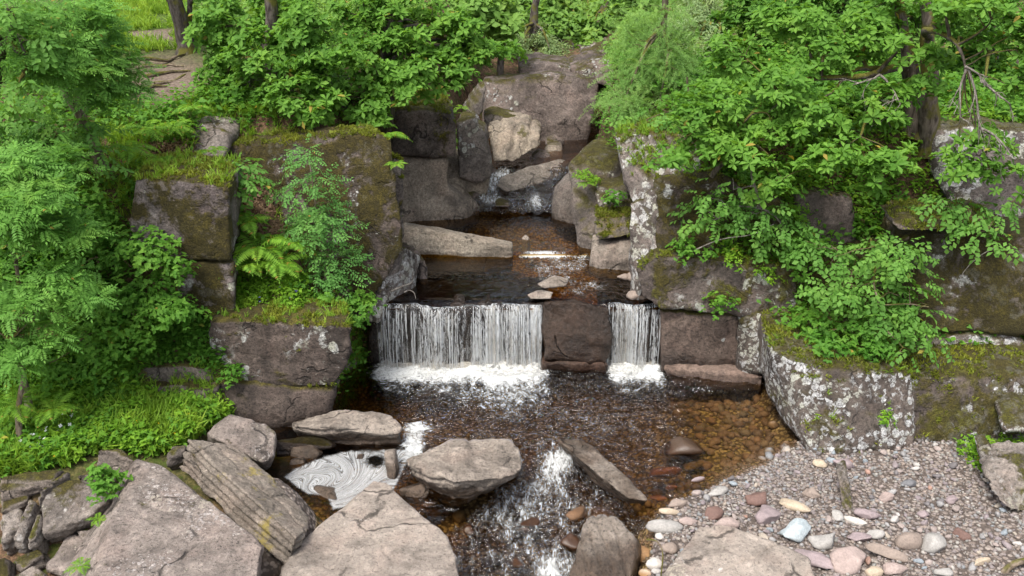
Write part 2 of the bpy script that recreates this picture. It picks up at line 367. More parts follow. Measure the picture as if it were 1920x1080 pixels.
ground = link('ground', mesh_np('ground', TV, grid_faces(len(gx), len(gy)), {'grass': grass, 'dirt': dirt, 'gravel': gravel}), m)
tag(ground, kind='structure')

# ------------------------------------------------------------------ rock materials
pale = dict(c1=(.315, .268, .225), c2=(.21, .176, .148), mosstop=.0, dark=.35, speck=.22, bump=.6, crack=.7, wet=.16)
M_slab = rockmat('foreslab', lichen=.2, lscale=22., lcol=(.5, .44, .40), **pale)
M_slabdk = rockmat('slabgrey', c1=(.265, .222, .192), c2=(.15, .124, .107), mosstop=.12, moss=.05, lichen=.35, lscale=20., lcol=(.45, .40, .37), dark=.45, speck=.36, bump=.8, crack=.8, mc1=(.09, .07, .015))
M_tilt = rockmat('tilted', c1=(.26, .22, .18), c2=(.15, .125, .10), mosstop=.0, moss=.12, dark=.35, yellow=.8, mc1=(.12, .085, .012), mc2=(.2, .15, .015))
M_boul = rockmat('boulder', c1=(.295, .25, .207), c2=(.18, .15, .123), mosstop=.0, dark=.45, wet=.2, speck=.34, bump=.75)
M_pile = rockmat('pile', c1=(.25, .215, .185), c2=(.13, .11, .095), mosstop=.42, moss=.12, lichen=.35, lscale=10., lcol=(.4, .37, .34), dark=.4)
M_pilem = rockmat('pilemossy', c1=(.18, .15, .125), c2=(.08, .065, .055), mosstop=.85, moss=.25, dark=.5)
M_L1 = rockmat('blocklichen', c1=(.105, .08, .066), c2=(.045, .034, .028), moss=.3, mosstop=1., lichen=.42, lscale=4.2, dark=.6, wet=.1, mc2=(.20, .17, .025))
M_L2 = rockmat('blockmossy', c1=(.20, .17, .16), c2=(.10, .08, .075), moss=.72, mosstop=1., lichen=.4, lscale=5, dark=.4, mc1=(.085, .068, .014), mc2=(.125, .10, .016))
M_L3 = rockmat('slabmossy', c1=(.125, .098, .082), c2=(.06, .046, .038), moss=.78, mosstop=1., lichen=.22, lscale=13, dark=.45, mc1=(.085, .066, .013), mc2=(.125, .098, .016))
M_wall = rockmat('walldark', c1=(.12, .088, .07), c2=(.055, .04, .032), moss=.05, mosstop=.6, lichen=.1, lscale=9, dark=.5, wet=.25)
M_wet = rockmat('wetledge', c1=(.055, .04, .031), c2=(.02, .015, .012), mosstop=0., dark=.5, wet=5., rough=.75, bump=.5)
M_R1 = rockmat('boulderlichen', c1=(.13, .105, .088), c2=(.045, .035, .029), moss=.36, mosstop=1., lichen=.74, lscale=9.5, dark=.5, wet=.06, lcol=(.55, .55, .54))
M_RP = rockmat('pillar', c1=(.20, .17, .15), c2=(.085, .07, .06), moss=.25, mosstop=1., lichen=.88, lscale=6., dark=.5, lcol=(.58, .57, .55))
M_RB = rockmat('cliffmossy', c1=(.13, .105, .09), c2=(.06, .047, .04), moss=.9, mosstop=1., lichen=.5, lscale=5., dark=.45, mc1=(.085, .066, .012), mc2=(.125, .10, .014))
M_back = rockmat('gorge', c1=(.175, .14, .12), c2=(.085, .066, .056), moss=.15, mosstop=.45, lichen=.25, lscale=8., dark=.4)
M_worn = rockmat('waterworn', c1=(.275, .23, .175), c2=(.14, .115, .09), moss=.0, mosstop=.25, dark=.35, wet=1.1, bump=.7)
M_step = rockmat('steps', c1=(.17, .145, .125), c2=(.085, .07, .06), moss=.1, mosstop=.9, lichen=.3, lscale=8., dark=.45)
M_rowe = rockmat('strata', c1=(.25, .215, .175), c2=(.13, .11, .09), mosstop=.0, dark=.4, wet=1.15)

# ------------------------------------------------------------------ rocks of the left bank
bk = lambda pts, back=(0, 1.5, 0), sh=0.: hull_pts(pts, back, sh)
zz = np.array
# lower block with lichen rings
rock('rock_block', 'dark squared rock block with pale lichen rings and flat mossy top beside lower pool',
     [bk([P(395, 604, 12.0), P(520, 601, 11.9), P(661, 613, 11.75), P(655, 690, 11.72), P(630, 728, 11.72), P(470, 722, 11.85), P(395, 706, 12.0)], (-.25, .95, .0))],
     M_L1, .03, 2, .035, 1.2, strata=((.05, 0, 1), .02, 2.2), cracks=[(P(560, 660, 11.8), (1, .1, .25), .012, .03)])
rock('rock_block', 'dark lower course of rock under the lichen-ringed block, left of the lower pool',
     [bk([P(355, 704, 11.8), P(480, 724, 11.8), P(626, 731, 11.8), P(622, 775, 11.8), P(560, 810, 11.7), P(480, 825, 11.6), P(355, 810, 11.5)], (-.3, 1.0, 0))], M_L1, .035, 2, .05, 1.1, joints=.03, jscale=.9)
rock('rock_ledge', 'thin brown rock ledge with grassy top left of the lichen-ringed block',
     [bk([P(235, 692, 11.75), P(330, 685, 11.75), P(402, 692, 11.8), P(402, 724, 11.75), P(235, 724, 11.7)], (0, .8, 0))], M_pilem, .035, 2, .04, 1.4, strata=((0, 0, 1), .03, 7))
rock('rock_ledge', 'lowest brown rock ledge sloping into the weeds left of the lichen-ringed block',
     [bk([P(235, 724, 11.6), P(330, 722, 11.6), P(405, 726, 11.65), P(420, 795, 11.5), P(330, 795, 11.4), P(235, 775, 11.45)], (0, .8, 0))], M_pilem, .035, 2, .04, 1.4, strata=((0, 0, 1), .03, 7))
rock('rock_block', 'tall mossy squared rock block standing among ivy on the left bank',
     [bk([P(255, 338, 12.5), P(330, 338, 12.4), P(431, 351, 12.2), P(432, 489, 12.2), P(340, 490, 12.3), P(235, 490, 12.5)], (-.15, 1.2, .12))], M_L2, .03, 2, .035, 1.1, ss=.08)
rock('rock_block', 'smaller grey block directly beneath the tall mossy block on the left bank',
     [bk([P(330, 493, 12.34), P(440, 492, 12.22), P(441, 596, 12.22), P(330, 600, 12.32)], (-.2, 1.0, 0))], M_L2, .03, 2, .03, 1.1)
rock('rock_slab', 'broad leaning mossy rock slab rising left of the upper pool',
     [bk([P(415, 272, 15.0), P(520, 262, 14.8), P(712, 249, 14.3), P(735, 262, 14.2), P(750, 400, 13.95), P(757, 470, 13.95), P(735, 500, 13.9), P(700, 558, 13.72), P(610, 585, 13.7), P(500, 500, 14.2), P(415, 340, 14.9)], (-.35, .75, .0))],
     M_L3, .035, 2, .05, .9, strata=((.2, 1, .1), .015, 5), ss=.06)
rock('rock_slab', 'thin standing slab edge behind the broad leaning mossy slab',
     [bk([P(745, 285, 15.1), P(757, 300, 15.1), P(762, 440, 15.0), P(750, 500, 14.9), P(735, 480, 14.9)], (-.8, .7, 0))], M_step, .04, 1, .03, 1.2, strata=((1, .2, 0), .04, 8))
rock('rock_slab', 'white-streaked rock foot jutting into the upper pool at the left lip of the fall',
     [bk([P(735, 478, 14.0), P(762, 462, 14.3), P(790, 482, 15.0), P(775, 515, 14.6), P(705, 566, 13.7), P(690, 560, 13.8)], (-.5, .5, -.05))], M_RP, .03, 2, .03, 1.3, strata=((1, -.3, .4), .03, 6))
rock('rock_slab', 'small slanting slab tip poking over the upper pool beside a bent root',
     [bk([P(770, 470, 15.2), P(782, 466, 15.2), P(803, 500, 15.0), P(790, 508, 15.0)], (-.3, .5, 0))], M_back, .03, 1, .02, 1.5)
rock('rock_outcrop', 'low grey rock outcrop under the oak beside the left path',
     [bk([P(318, 246, 15.0), P(375, 232, 15.0), P(425, 246, 14.9), P(435, 268, 14.8), P(420, 300, 14.5), P(318, 300, 14.5)], (0, 1.2, .1))], M_pile, .05, 2, .07, 1.2, joints=.04, jscale=1.3)
rock('rock_outcrop', 'shadowed grey rock face under the overhanging oak leaves, left of centre',
     [bk([P(470, 180, 16.4), P(560, 175, 16.4), P(640, 175, 16.6), P(640, 262, 15.8), P(480, 262, 15.8)], (0, 1.2, .2))], M_step, .06, 2, .08, 1.1, joints=.06, jscale=1.1)
rock('rock_outcrop', 'mossy rock face in deep shade behind the fern on the slab top',
     [bk([P(640, 165, 17.2), P(725, 165, 17.2), P(735, 262, 16.6), P(640, 262, 16.6)], (0, 1.2, .2))], M_RB, .06, 2, .07, 1.1)
# beyond the upper pool, left
rock('rock_block', 'dark overhanging rock with bright mossy top above the upper pool, left side',
     [bk([P(730, 208, 18.3), P(800, 203, 18.3), P(848, 212, 18.2), P(858, 240, 18.2), P(857, 296, 18.25), P(730, 294, 18.3)], (-.2, 1.6, .1))], rockmat('mossbright', c1=(.19, .155, .13), c2=(.09, .072, .06), moss=.3, mosstop=1.2, lichen=.12, dark=.55, mc2=(.27, .25, .02)), .04, 2, .06, 1.0, ss=.08)
rock('rock_block', 'smooth hollowed grey rock at the waterline below the mossy overhang',
     [bk([P(730, 294, 18.45), P(842, 296, 18.4), P(830, 330, 18.5), P(833, 350, 18.5), P(730, 350, 18.3)], (-.2, 1.5, 0)),
      bk([P(730, 345, 18.3), P(832, 345, 18.5), P(860, 372, 18.6), P(898, 384, 18.9), P(870, 396, 18.35), P(730, 402, 18.1)], (-.2, 1.2, 0))], rockmat('waterlineblock', c1=(.27, .225, .175), c2=(.13, .107, .085), mosstop=.0, dark=.4, wet=1.05, bump=.4), .04, 4, .04, 1.0)
rock('rock', 'grey jointed rock with mossy streaks right of the bright mossy overhang',
     [bk([P(858, 228, 19.2), P(885, 222, 19.3), P(908, 250, 19.3), P(920, 298, 19.2), P(900, 312, 19.1), P(858, 302, 19.0)], (0, 1.2, 0))], M_step, .04, 2, .05, 1.3, joints=.04, jscale=1.6)
rock('rock', 'pale scooped rock shelf beside the narrow cascade',
     [bk([P(825, 300, 19.6), P(900, 312, 19.4), P(918, 320, 19.4), P(912, 342, 19.3), P(870, 350, 19.2), P(825, 348, 19.2)], (0, 1.0, .1))], M_worn, .035, 4, .05, 1.2)
rock('rock', 'cream water-worn ledge sloping down to the upper pool',
     [bk([P(828, 346, 19.0), P(860, 345, 19.1), P(882, 362, 19.2), P(898, 384, 19.0), P(880, 392, 18.7), P(845, 380, 18.6)], (-.1, .6, -.1))], M_worn, .03, 3, .035, 1.6, strata=((.2, .2, 1), .02, 9))
b6 = [P(915, 238, 20.9), P(950, 232, 21), P(988, 234, 21.0), P(1018, 252, 20.8), P(1014, 275, 20.6), P(985, 290, 20.4), P(962, 306, 20.2), P(925, 306, 20.2)]
rock('rock', 'fluted cream rock with water-carved grooves in the gorge', [bk(b6, (0, 1.0, .1))], M_worn, .03, 3, .05, 1.1, strata=((1, 0, -.45), .06, 3.2))
rock('rock_slab', 'leaning pointed slab below the oak branches at the gorge edge',
     [bk([P(868, 205, 20.8), P(888, 178, 21), P(910, 150, 21.2), P(912, 168, 21.1), P(905, 215, 20.8), P(885, 222, 20.6)], (-.1, .5, 0))], M_step, .04, 1, .03, 1.5, strata=((.6, 0, .8), .03, 6))
rock('rock', 'small flat rock wedged above the fluted rock',
     [bk([P(905, 213, 21.3), P(930, 210, 21.4), P(985, 228, 21.6), P(975, 240, 21.4), P(908, 238, 21.2)], (0, .8, 0))], M_step, .04, 2, .05, 1.4, joints=.03, jscale=2)
rock('boulder', 'massive upright purple-grey boulder closing the head of the gorge',
     [bk([P(905, 152, 23.2), P(1010, 142, 23.3), P(1090, 146, 23.2), P(1120, 154, 23.1), P(1122, 178, 23.0), P(1112, 220, 22.8), P(1100, 255, 22.9), P(1075, 274, 22.9), P(1010, 270, 22.7), P(945, 248, 22.6), P(905, 236, 22.8)], (0, .8, 0))], M_back, .045, 3, .06, .9, ss=.1)
rock('rock_slab', 'flat pale rock capping the massive boulder, left one', [bk([P(972, 126, 24.0), P(1010, 116, 24.2), P(1072, 126, 24.2), P(1078, 160, 23.9), P(975, 160, 23.9)], (0, 1.5, .1))], M_back, .05, 2, .07, 1.0, strata=((0, 0, 1), .04, 6))
rock('rock_slab', 'split grey rock capping the massive boulder, right one', [bk([P(1066, 128, 24.2), P(1110, 110, 24.5), P(1165, 114, 24.5), P(1160, 165, 24.0), P(1075, 160, 24.1)], (0, 1.5, .1))], M_back, .05, 2, .07, 1.0, joints=.06, jscale=1.2)
rock('rock_slab', 'pale sloping rock highest up the gorge among the trees', [bk([P(1085, 108, 26.5), P(1110, 88, 27.2), P(1175, 84, 27.4), P(1185, 108, 26.5), P(1150, 124, 26), P(1090, 120, 26.2)], (0, 1.6, .2))], M_back, .06, 2, .08, .9, strata=((.1, -.3, 1), .05, 5))
rock('rock', 'brown rock half hidden by grey-green bushes above the gorge', [bk([P(945, 60, 28), P(985, 52, 28.5), P(1005, 75, 28), P(990, 102, 27.5), P(955, 98, 27.4)], (0, 1.5, 0))], M_step, .07, 2, .1, .9)
rock('rock', 'small brown rock at the top of the gorge between bushes', [bk([P(1055, 78, 28), P(1078, 75, 28), P(1080, 108, 27.4), P(1052, 108, 27.4)], (0, 1.2, 0))], M_step, .07, 2, .1, .9)
# mid-stream
rock('rock_slab', 'flat layered grey slab bridging the narrow cascade in mid-stream',
     [bk([P(938, 332, 19.7), P(985, 312, 20.1), P(1045, 297, 20.8), P(1068, 302, 20.9), P(1058, 328, 20.2), P(1002, 350, 19.6), P(952, 360, 19.3), P(928, 348, 19.4)], (.05, .35, -.28))], M_rowe, .025, 2, .03, 1.4, strata=((-.1, -.35, 1), .04, 13))
rock('boulder', 'rounded olive boulder behind the flat layered slab', [bk([P(1020, 282, 21.6), P(1035, 271, 21.8), P(1055, 273, 21.8), P(1057, 298, 21.5), P(1022, 300, 21.4)], (0, .5, 0))], M_worn, .035, 6, .03, 1.4)
rock('boulder', 'brown boulder leaning on the flat layered slab', [bk([P(990, 300, 21), P(1010, 284, 21.2), P(1035, 292, 21.1), P(1030, 308, 20.8), P(992, 310, 20.8)], (0, .5, 0))], M_back, .035, 5, .03, 1.4)
rock('rock', 'low wet rock where the cascade slides into the upper pool', [bk([P(985, 370, 19.2), P(1010, 355, 19.6), P(1040, 358, 19.6), P(1048, 385, 18.9), P(1000, 388, 18.9)], (0, .6, 0))], rockmat('cascwet', c1=(.16, .12, .085), c2=(.08, .06, .045), mosstop=0, dark=.3, wet=5.), .03, 5, .03, 1.4)
rock('rock', 'small grey rock in the foaming water at the cascade foot', [bk([G(922, 392, 1.36), G(958, 392, 1.36), P(955, 380, 18.7), P(930, 379, 18.8)], (0, .4, 0))], M_back, .03, 4, .02, 2)
rock('rock_slab', 'long low pale ledge lying across the left of the upper pool',
     [bk([P(752, 424, 16.5), P(800, 430, 16.4), P(880, 448, 16.2), P(962, 463, 16.1), G(962, 474, 1.2), G(860, 476, 1.2), G(752, 474, 1.2)], (0, .45, -.05))], rockmat('ledge', c1=(.29, .25, .195), c2=(.17, .143, .112), mosstop=.1, dark=.4, wet=1.1), .025, 3, .025, 1.4, strata=((0, .1, 1), .015, 9))
rock('boulder', 'smooth oval pale stone at the centre of the waterfall lip', [bk([P(1003, 533, 14.35), P(1040, 515, 14.5), P(1070, 522, 14.5), P(1062, 538, 14.3), P(1020, 543, 14.2)], (0, .3, -.1), .3)], M_boul, .02, 6, .02, 2)
rock('boulder', 'darker flat stone just left of the oval pale stone at the lip', [bk([P(985, 552, 13.95), P(1010, 543, 14.05), P(1040, 547, 14.0), P(1035, 562, 13.85), P(992, 562, 13.85)], (0, .25, -.08), .2)], M_boul, .02, 5, .02, 2)
rock('boulder', 'tiny pale stone breaking the surface of the upper pool', [bk([P(978, 446, 17.0), P(985, 438, 17.1), P(993, 444, 17.0), P(990, 450, 16.9)], (0, .12, -.1), .2)], M_boul, .015, 4, .01, 3)
for pts, lab in (([(868, 352, 19.2), (892, 350, 19.4), (905, 362, 19.3), (885, 372, 19.0), (866, 366, 19.0)], 'small flat rock on the left margin of the cascade'),
                 ([(898, 318, 20.1), (922, 308, 20.4), (930, 320, 20.2), (915, 334, 19.9), (898, 332, 19.9)], 'blocky grey rock where the cascade narrows below the fluted rock'),
                 ([(1048, 352, 19.3), (1062, 344, 19.4), (1068, 372, 18.9), (1050, 378, 18.8)], 'grey rock between the layered slab and the rounded toe'),
                 ([(1022, 258, 22.2), (1040, 252, 22.4), (1058, 262, 22.3), (1050, 272, 22.0), (1024, 272, 22.0)], 'low stone at the foot of the massive boulder')):
    rock('rock', lab, [bk([P(*q) for q in pts], (0, .45, -.15))], M_back, .03, 2, .04, 2., strata=((.1, 0, 1), .03, 9))
# right of the upper pool
rock('rock_block', 'stepped rock block with mossy corner right of the upper pool',
     [bk([P(1062, 308, 17.6), P(1092, 284, 17.8), P(1160, 287, 17.6), P(1175, 345, 17.2), P(1120, 362, 16.9), P(1115, 458, 16.3), P(1088, 444, 16.5), P(1070, 385, 17.2)], (.4, 1.4, 0))], M_step, .035, 2, .05, 1.1, joints=.03, jscale=1.1)
rock('rock', 'smooth rounded rock toe at the foot of the stepped block', [bk([P(1035, 352, 18.8), P(1062, 325, 18.9), P(1078, 345, 18.3), P(1088, 392, 17.9), P(1060, 396, 18.1), P(1034, 390, 18.4)], (.3, .8, 0))], rockmat('toe', c1=(.17, .145, .125), c2=(.095, .08, .068), mosstop=.0, dark=.35, wet=1.25), .035, 5, .03, 1.1)
rock('rock_block', 'rock step capped with bright yellow-green moss beside the lichen pillar',
     [bk([P(1112, 405, 16.0), P(1135, 396, 16.1), P(1182, 404, 15.9), P(1188, 447, 15.6), P(1116, 449, 15.7)], (.1, .8, 0))], rockmat('mosscap', c1=(.16, .135, .115), c2=(.085, .07, .06), moss=.0, mosstop=1.15, lichen=.15, dark=.4, mc1=(.16, .13, .014), mc2=(.30, .25, .012)), .03, 2, .04, 1.3)
rock('rock_block', 'ledged rock with ferny shelf between the stepped block and the pillar',
     [bk([P(1115, 348, 16.8), P(1172, 345, 16.6), P(1190, 400, 16.2), P(1120, 404, 16.3)], (.3, 1., 0))], M_step, .035, 2, .05, 1.3, strata=((0, 0, 1), .06, 4))
rock('boulder', 'brown slabby boulder at the water right of the small weir', [bk([P(1108, 456, 15.9), P(1185, 450, 15.7), P(1190, 486, 15.4), P(1128, 489, 15.5), P(1106, 475, 15.7)], (.1, .6, 0))], M_boul, .03, 3, .03, 1.3)
rock('rock_block', 'tall lichen-streaked rock pillar with a grassy top, right of the gorge',
     [bk([P(1150, 256, 15.7), P(1178, 247, 15.6), P(1285, 243, 15.3), P(1400, 250, 15.2), P(1400, 345, 14.8), P(1250, 345, 14.8), P(1212, 350, 14.8), P(1185, 388, 14.8), P(1168, 340, 15.3)], (.2, 1.4, 0))], M_RP, .035, 2, .05, 1.1, strata=((1, .3, .35), .04, 4), ss=.06)
rock('rock_block', 'white-veined rock buttress dropping to the pool beneath the pillar',
     [bk([P(1183, 382, 14.6), P(1232, 345, 14.55), P(1245, 480, 14.0), P(1225, 490, 14.0), P(1192, 545, 13.95), P(1180, 540, 14.3)], (.5, 1.2, 0))], M_RP, .03, 2, .05, 1.3, strata=((1, .4, .15), .06, 5))
rock('rock_block', 'olive moss-covered leaning rock face above the right waterfall',
     [bk([P(1225, 335, 14.65), P(1345, 325, 14.5), P(1470, 380, 14.2), P(1490, 490, 13.95), P(1232, 486, 13.98)], (.2, 1.2, 0))], M_RB, .035, 2, .05, 1.0, ss=.06)
rock('rock_block', 'lichen-patched overhanging block directly above the dark wall right of the fall',
     [bk([P(1192, 508, 13.85), P(1232, 478, 13.75), P(1350, 486, 13.6), P(1490, 505, 13.5), P(1500, 592, 13.3), P(1388, 594, 13.42), P(1242, 580, 13.55), P(1205, 560, 13.7)], (.1, 1.0, 0))], rockmat('overblock', c1=(.13, .105, .09), c2=(.06, .047, .04), moss=.62, mosstop=1., lichen=.55, lscale=4.5, dark=.5, lcol=(.52, .53, .5)), .03, 2, .05, 1.2)
rock('rock_block', 'dark flat rock wall right of the waterfall, below the lichen-patched block',
     [bk([P(1240, 583, 13.68), P(1386, 596, 13.5), P(1386, 694, 13.4), P(1240, 702, 13.5)], (0, 1, 0))], M_wall, .03, 2, .05, 1.1, facet=.03, joints=.03, jscale=.7, ss=.08)
rock('rock_block', 'small squared rock with white lichen edge between dark wall and lichen boulder',
     [bk([P(1385, 598, 13.35), P(1420, 586, 13.3), P(1490, 590, 13.1), P(1490, 706, 12.7), P(1385, 704, 13.25)], (0, .9, 0))], M_R1, .035, 2, .04, 1.1, joints=.03, jscale=1.1)
rock('rock_ledge', 'reddish-brown ledge at the waterline under the dark wall',
     [bk([P(1246, 692, 13.35), P(1380, 694, 13.2), P(1435, 706, 13.0), G(1430, 740, -.2), G(1262, 722, -.2)], (0, .7, 0))], rockmat('reddish', c1=(.21, .15, .12), c2=(.12, .085, .065), mosstop=0, dark=.35, wet=-.2), .03, 3, .03, 1.3, joints=.035, jscale=1.4)
# right bank boulders and cliff
rock('boulder', 'big boulder spotted with white lichen beside the gravel bar',
     [bk([P(1447, 660, 11.9), P(1480, 672, 11.6), P(1600, 688, 11.4), P(1712, 700, 11.45), P(1725, 780, 11.3), P(1715, 850, 10.95), P(1580, 866, 10.75), P(1520, 860, 10.8), P(1475, 800, 11.4), P(1440, 740, 12.0)], (.15, 1.5, .05))], M_R1, .03, 4, .05, .9, strata=((1, .5, -.25), .02, 4), ss=.08)
rock('boulder', 'lichen-mottled boulder continuing the bank right of the big spotted boulder',
     [bk([P(1700, 705, 11.5), P(1780, 690, 11.6), P(1890, 685, 11.6), P(1990, 700, 11.4), P(1990, 800, 11.1), P(1850, 832, 11.0), P(1700, 842, 11.05)], (.1, 1.6, .05))], rockmat('boulderlichen2', c1=(.13, .105, .09), c2=(.055, .042, .036), moss=.7, mosstop=1., lichen=.6, lscale=6.5, dark=.5, lcol=(.53, .53, .52)), .035, 4, .08, .9, joints=.03, jscale=.8, ss=.1)
rock('rock_block', 'low mossy wall behind the hazel, above the lichen boulders',
     [bk([P(1480, 585, 13.2), P(1600, 600, 12.9), P(1740, 628, 12.6), P(1740, 702, 12.2), P(1490, 700, 12.6)], (0, 1, .1))], M_RB, .04, 2, .06, 1.1, joints=.04, jscale=1)
rock('rock_block', 'white-faced wedge of rock under the moss overhang on the right cliff',
     [bk([P(1735, 628, 12.5), P(1890, 622, 12.45), P(1930, 640, 12.4), P(1930, 700, 12.1), P(1740, 700, 12.2)], (0, 1, .1))], M_RP, .035, 2, .05, 1.1, strata=((.3, 0, 1), .03, 4))
rock('rock_block', 'large mossy cliff block overhanging the white wedge at right',
     [bk([P(1680, 440, 13.3), P(1760, 430, 13.2), P(1990, 440, 12.9), P(1990, 635, 12.3), P(1900, 622, 12.35), P(1740, 622, 12.5), P(1690, 560, 13.0)], (.2, 1.4, 0))], rockmat('cliffmossy2', c1=(.16, .13, .115), c2=(.075, .06, .052), moss=.85, mosstop=1., lichen=.42, lscale=4., dark=.45, mc1=(.075, .06, .012), mc2=(.12, .095, .014)), .04, 2, .07, 1.0, joints=.03, jscale=.9)
rock('rock_slab', 'flat moss-topped slab overhanging the hazel on the right cliff',
     [bk([P(1672, 418, 12.75), P(1700, 406, 12.85), P(1862, 405, 12.8), P(1866, 430, 12.6), P(1690, 437, 12.6)], (.1, .9, .02))], M_pilem, .03, 2, .03, 1.2, strata=((0, 0, 1), .02, 8))
rock('rock_block', 'grey upright rock face half hidden by oak leaves on the right cliff',
     [bk([P(1490, 365, 14.4), P(1600, 372, 14.3), P(1605, 475, 13.9), P(1510, 480, 13.9)], (.2, 1.2, .1))], M_back, .045, 2, .06, 1.0, joints=.04, jscale=1)
rock('rock_block', 'shaded lower rock between hazel and mossy leaning face on the right',
     [bk([P(1470, 480, 13.75), P(1600, 470, 13.7), P(1690, 470, 13.6), P(1690, 610, 13.0), P(1480, 600, 13.3)], (.2, 1.2, .1))], M_RB, .05, 2, .08, 1.0, joints=.06, jscale=1)
rock('rock_block', 'pale lichen-streaked cliff block at the right edge below the dead branch',
     [bk([P(1750, 240, 14.9), P(1840, 232, 14.6), P(1990, 250, 14.3), P(1990, 440, 13.6), P(1800, 430, 13.8), P(1752, 330, 14.6)], (.2, 1.4, 0))], M_RP, .05, 2, .08, .9, joints=.05, jscale=.8)
rock('rock', 'small pale stone standing in the weeds at the right edge', [bk([P(1830, 832, 10.4), P(1850, 822, 10.5), P(1868, 850, 10.3), P(1860, 868, 10.2), P(1836, 862, 10.2)], (.05, .2, 0))], M_R1, .025, 2, .02, 2)
rock('rock', 'mossy brown rock lodged in the bank at the right edge', [bk([P(1845, 895, 9.7), P(1900, 890, 9.6), P(1970, 905, 9.5), P(1970, 985, 9.2), P(1890, 960, 9.2), P(1850, 920, 9.4)], (.2, .6, .1))], M_pile, .025, 2, .09, 1.6, joints=.05, jscale=2.4, ss=.15)
rock('rock', 'knob of lichen rock at the right edge above the weeds', [bk([P(1872, 775, 10.9), P(1900, 765, 10.9), P(1960, 772, 10.8), P(1960, 815, 10.6), P(1880, 812, 10.6)], (.2, .5, 0))], M_R1, .03, 3, .04, 1.5)
# waterfall ledge
rock('waterfall_ledge', 'dark wet bedrock ledge the left curtain of water pours over',
     [bk([P(688, 576, 13.86), P(860, 572, 13.84), P(1030, 569, 13.84), P(1030, 712, 13.84), P(688, 712, 13.84)], (0, 1.4, -.03))], M_wet, .035, 1, .05, 1.4, strata=((1, 0, .1), .03, 4))
rock('waterfall_ledge', 'dark wet bedrock ledge behind the right curtain of water',
     [bk([P(1135, 580, 13.86), P(1245, 582, 13.84), P(1246, 720, 13.84), P(1135, 720, 13.84)], (0, 1.4, -.03))], M_wet, .035, 1, .05, 1.4, strata=((1, 0, .1), .03, 4))
rock('boulder', 'glossy brown boulder dividing the two curtains of the waterfall',
     [bk([P(1018, 568, 13.75), P(1075, 563, 13.72), P(1140, 578, 13.72), P(1146, 640, 13.52), P(1135, 680, 13.5), P(1022, 676, 13.5)], (0, .55, -.17))], rockmat('divide', c1=(.15, .11, .085), c2=(.062, .046, .036), mosstop=0, dark=.3, wet=5., rough=.72, bump=.8), .022, 4, .07, 1.8, ss=.14)
rock('rock_ledge', 'low wet brown step at the foot of the dividing boulder',
     [bk([P(1015, 680, 13.45), P(1140, 682, 13.45), G(1142, 706, -.12), G(1010, 704, -.12)], (0, .5, 0))], rockmat('steplow', c1=(.19, .13, .10), c2=(.10, .07, .052), mosstop=0, dark=.3, wet=5., rough=.8), .03, 3, .03, 1.6)
for (x0, x1, yt, lab) in ((748, 782, 571, 'dark wet knob of rock on the left part of the waterfall lip'), (842, 872, 566, 'dark wet knob of rock in the middle of the wide curtain'), (905, 924, 566, 'small wet knob of rock on the lip right of the middle knob'), (1196, 1214, 577, 'small wet knob of rock on the lip of the narrow curtain')):
    rock('rock', lab, [bk([P(x0, yt + 5, 13.84), P((x0 + x1) / 2, yt - 2, 13.86), P(x1, yt + 3, 13.84), P(x1 - 3, yt + 32, 13.8), P(x0 + 4, yt + 30, 13.8)], (0, .4, -.03))], M_wet, .02, 3, .03, 2.5)
# ------------------------------------------------------------------ foreground rocks
rock('rock_slab', 'large cracked grey slab with a mossy left flank in the left foreground',
     [[*[G(*p) for p in ((258, 862, .86), (300, 876, .84), (400, 948, .82), (492, 1022, .8), (486, 1080, .8), (460, 1200, .8), (150, 1200, .82), (172, 1080, .82), (205, 975, .85))],
       *[G(*p) for p in ((215, 900, .3), (490, 1060, .2), (470, 1240, .1), (60, 1240, .1), (120, 1080, .2), (330, 900, .2))]]],
     M_slabdk, .018, 1, .03, 1.0, strata=((0, 0, 1), .03, 7), facet=.022, fscale=2.4, joints=.02, jscale=.6, ss=.1, cracks=[(G(370, 946, .83), (.12, 1, 0), .012, .025), (G(350, 1040, .8), (-.35, 1, 0), .01, .02)])
A_, B_, C_, D_ = P(352, 822, 9.75), P(556, 1008, 8.25), P(440, 836, 10.0), P(582, 968, 8.95)
nt_ = np.cross(C_ - A_, B_ - A_); nt_ = nt_ / np.linalg.norm(nt_); nt_ = nt_ * np.sign(nt_[2])
top = [A_, C_, D_, B_, (C_ + D_) / 2 + (C_ - A_) * .12, (A_ + B_) / 2 - (C_ - A_) * .05, B_ + (B_ - A_) * .03 + (D_ - B_) * .4]
rock('rock_slab', 'tilted layered slab with yellow-green lichen leaning on the left foreground rocks', [top + [p - nt_ * .4 + (B_ - A_) * .02 for p in top]], M_tilt, .018, 2, .022, 1.2, strata=(nt_, .05, 11), cracks=[((C_ + B_) / 2, np.cross(nt_, B_ - A_), .012, .03)])
rock('rock_slab', 'pale pinkish slab with a corner crack in the middle foreground',
     [[*[G(*p) for p in ((700, 900, .3), (722, 908, .3), (800, 968, .33), (842, 1002, .34), (852, 1050, .35), (862, 1090, .36), (880, 1220, .38), (540, 1220, .4), (524, 1070, .38), (562, 1012, .36), (640, 948, .32))],
       *[G(*p) for p in ((690, 940, -.35), (845, 1075, -.5), (890, 1230, -.5), (500, 1230, -.5), (520, 1060, -.4))]]],
     M_slab, .017, 1, .022, .9, strata=((0, 0, 1), .025, 8), facet=.016, fscale=2.2, joints=.018, jscale=.55, ss=.1, cracks=[(G(590, 1048, .36), (-.6, 1, 0), .01, .02), (G(700, 1066, .36), (.1, 1, 0), .008, .015)])
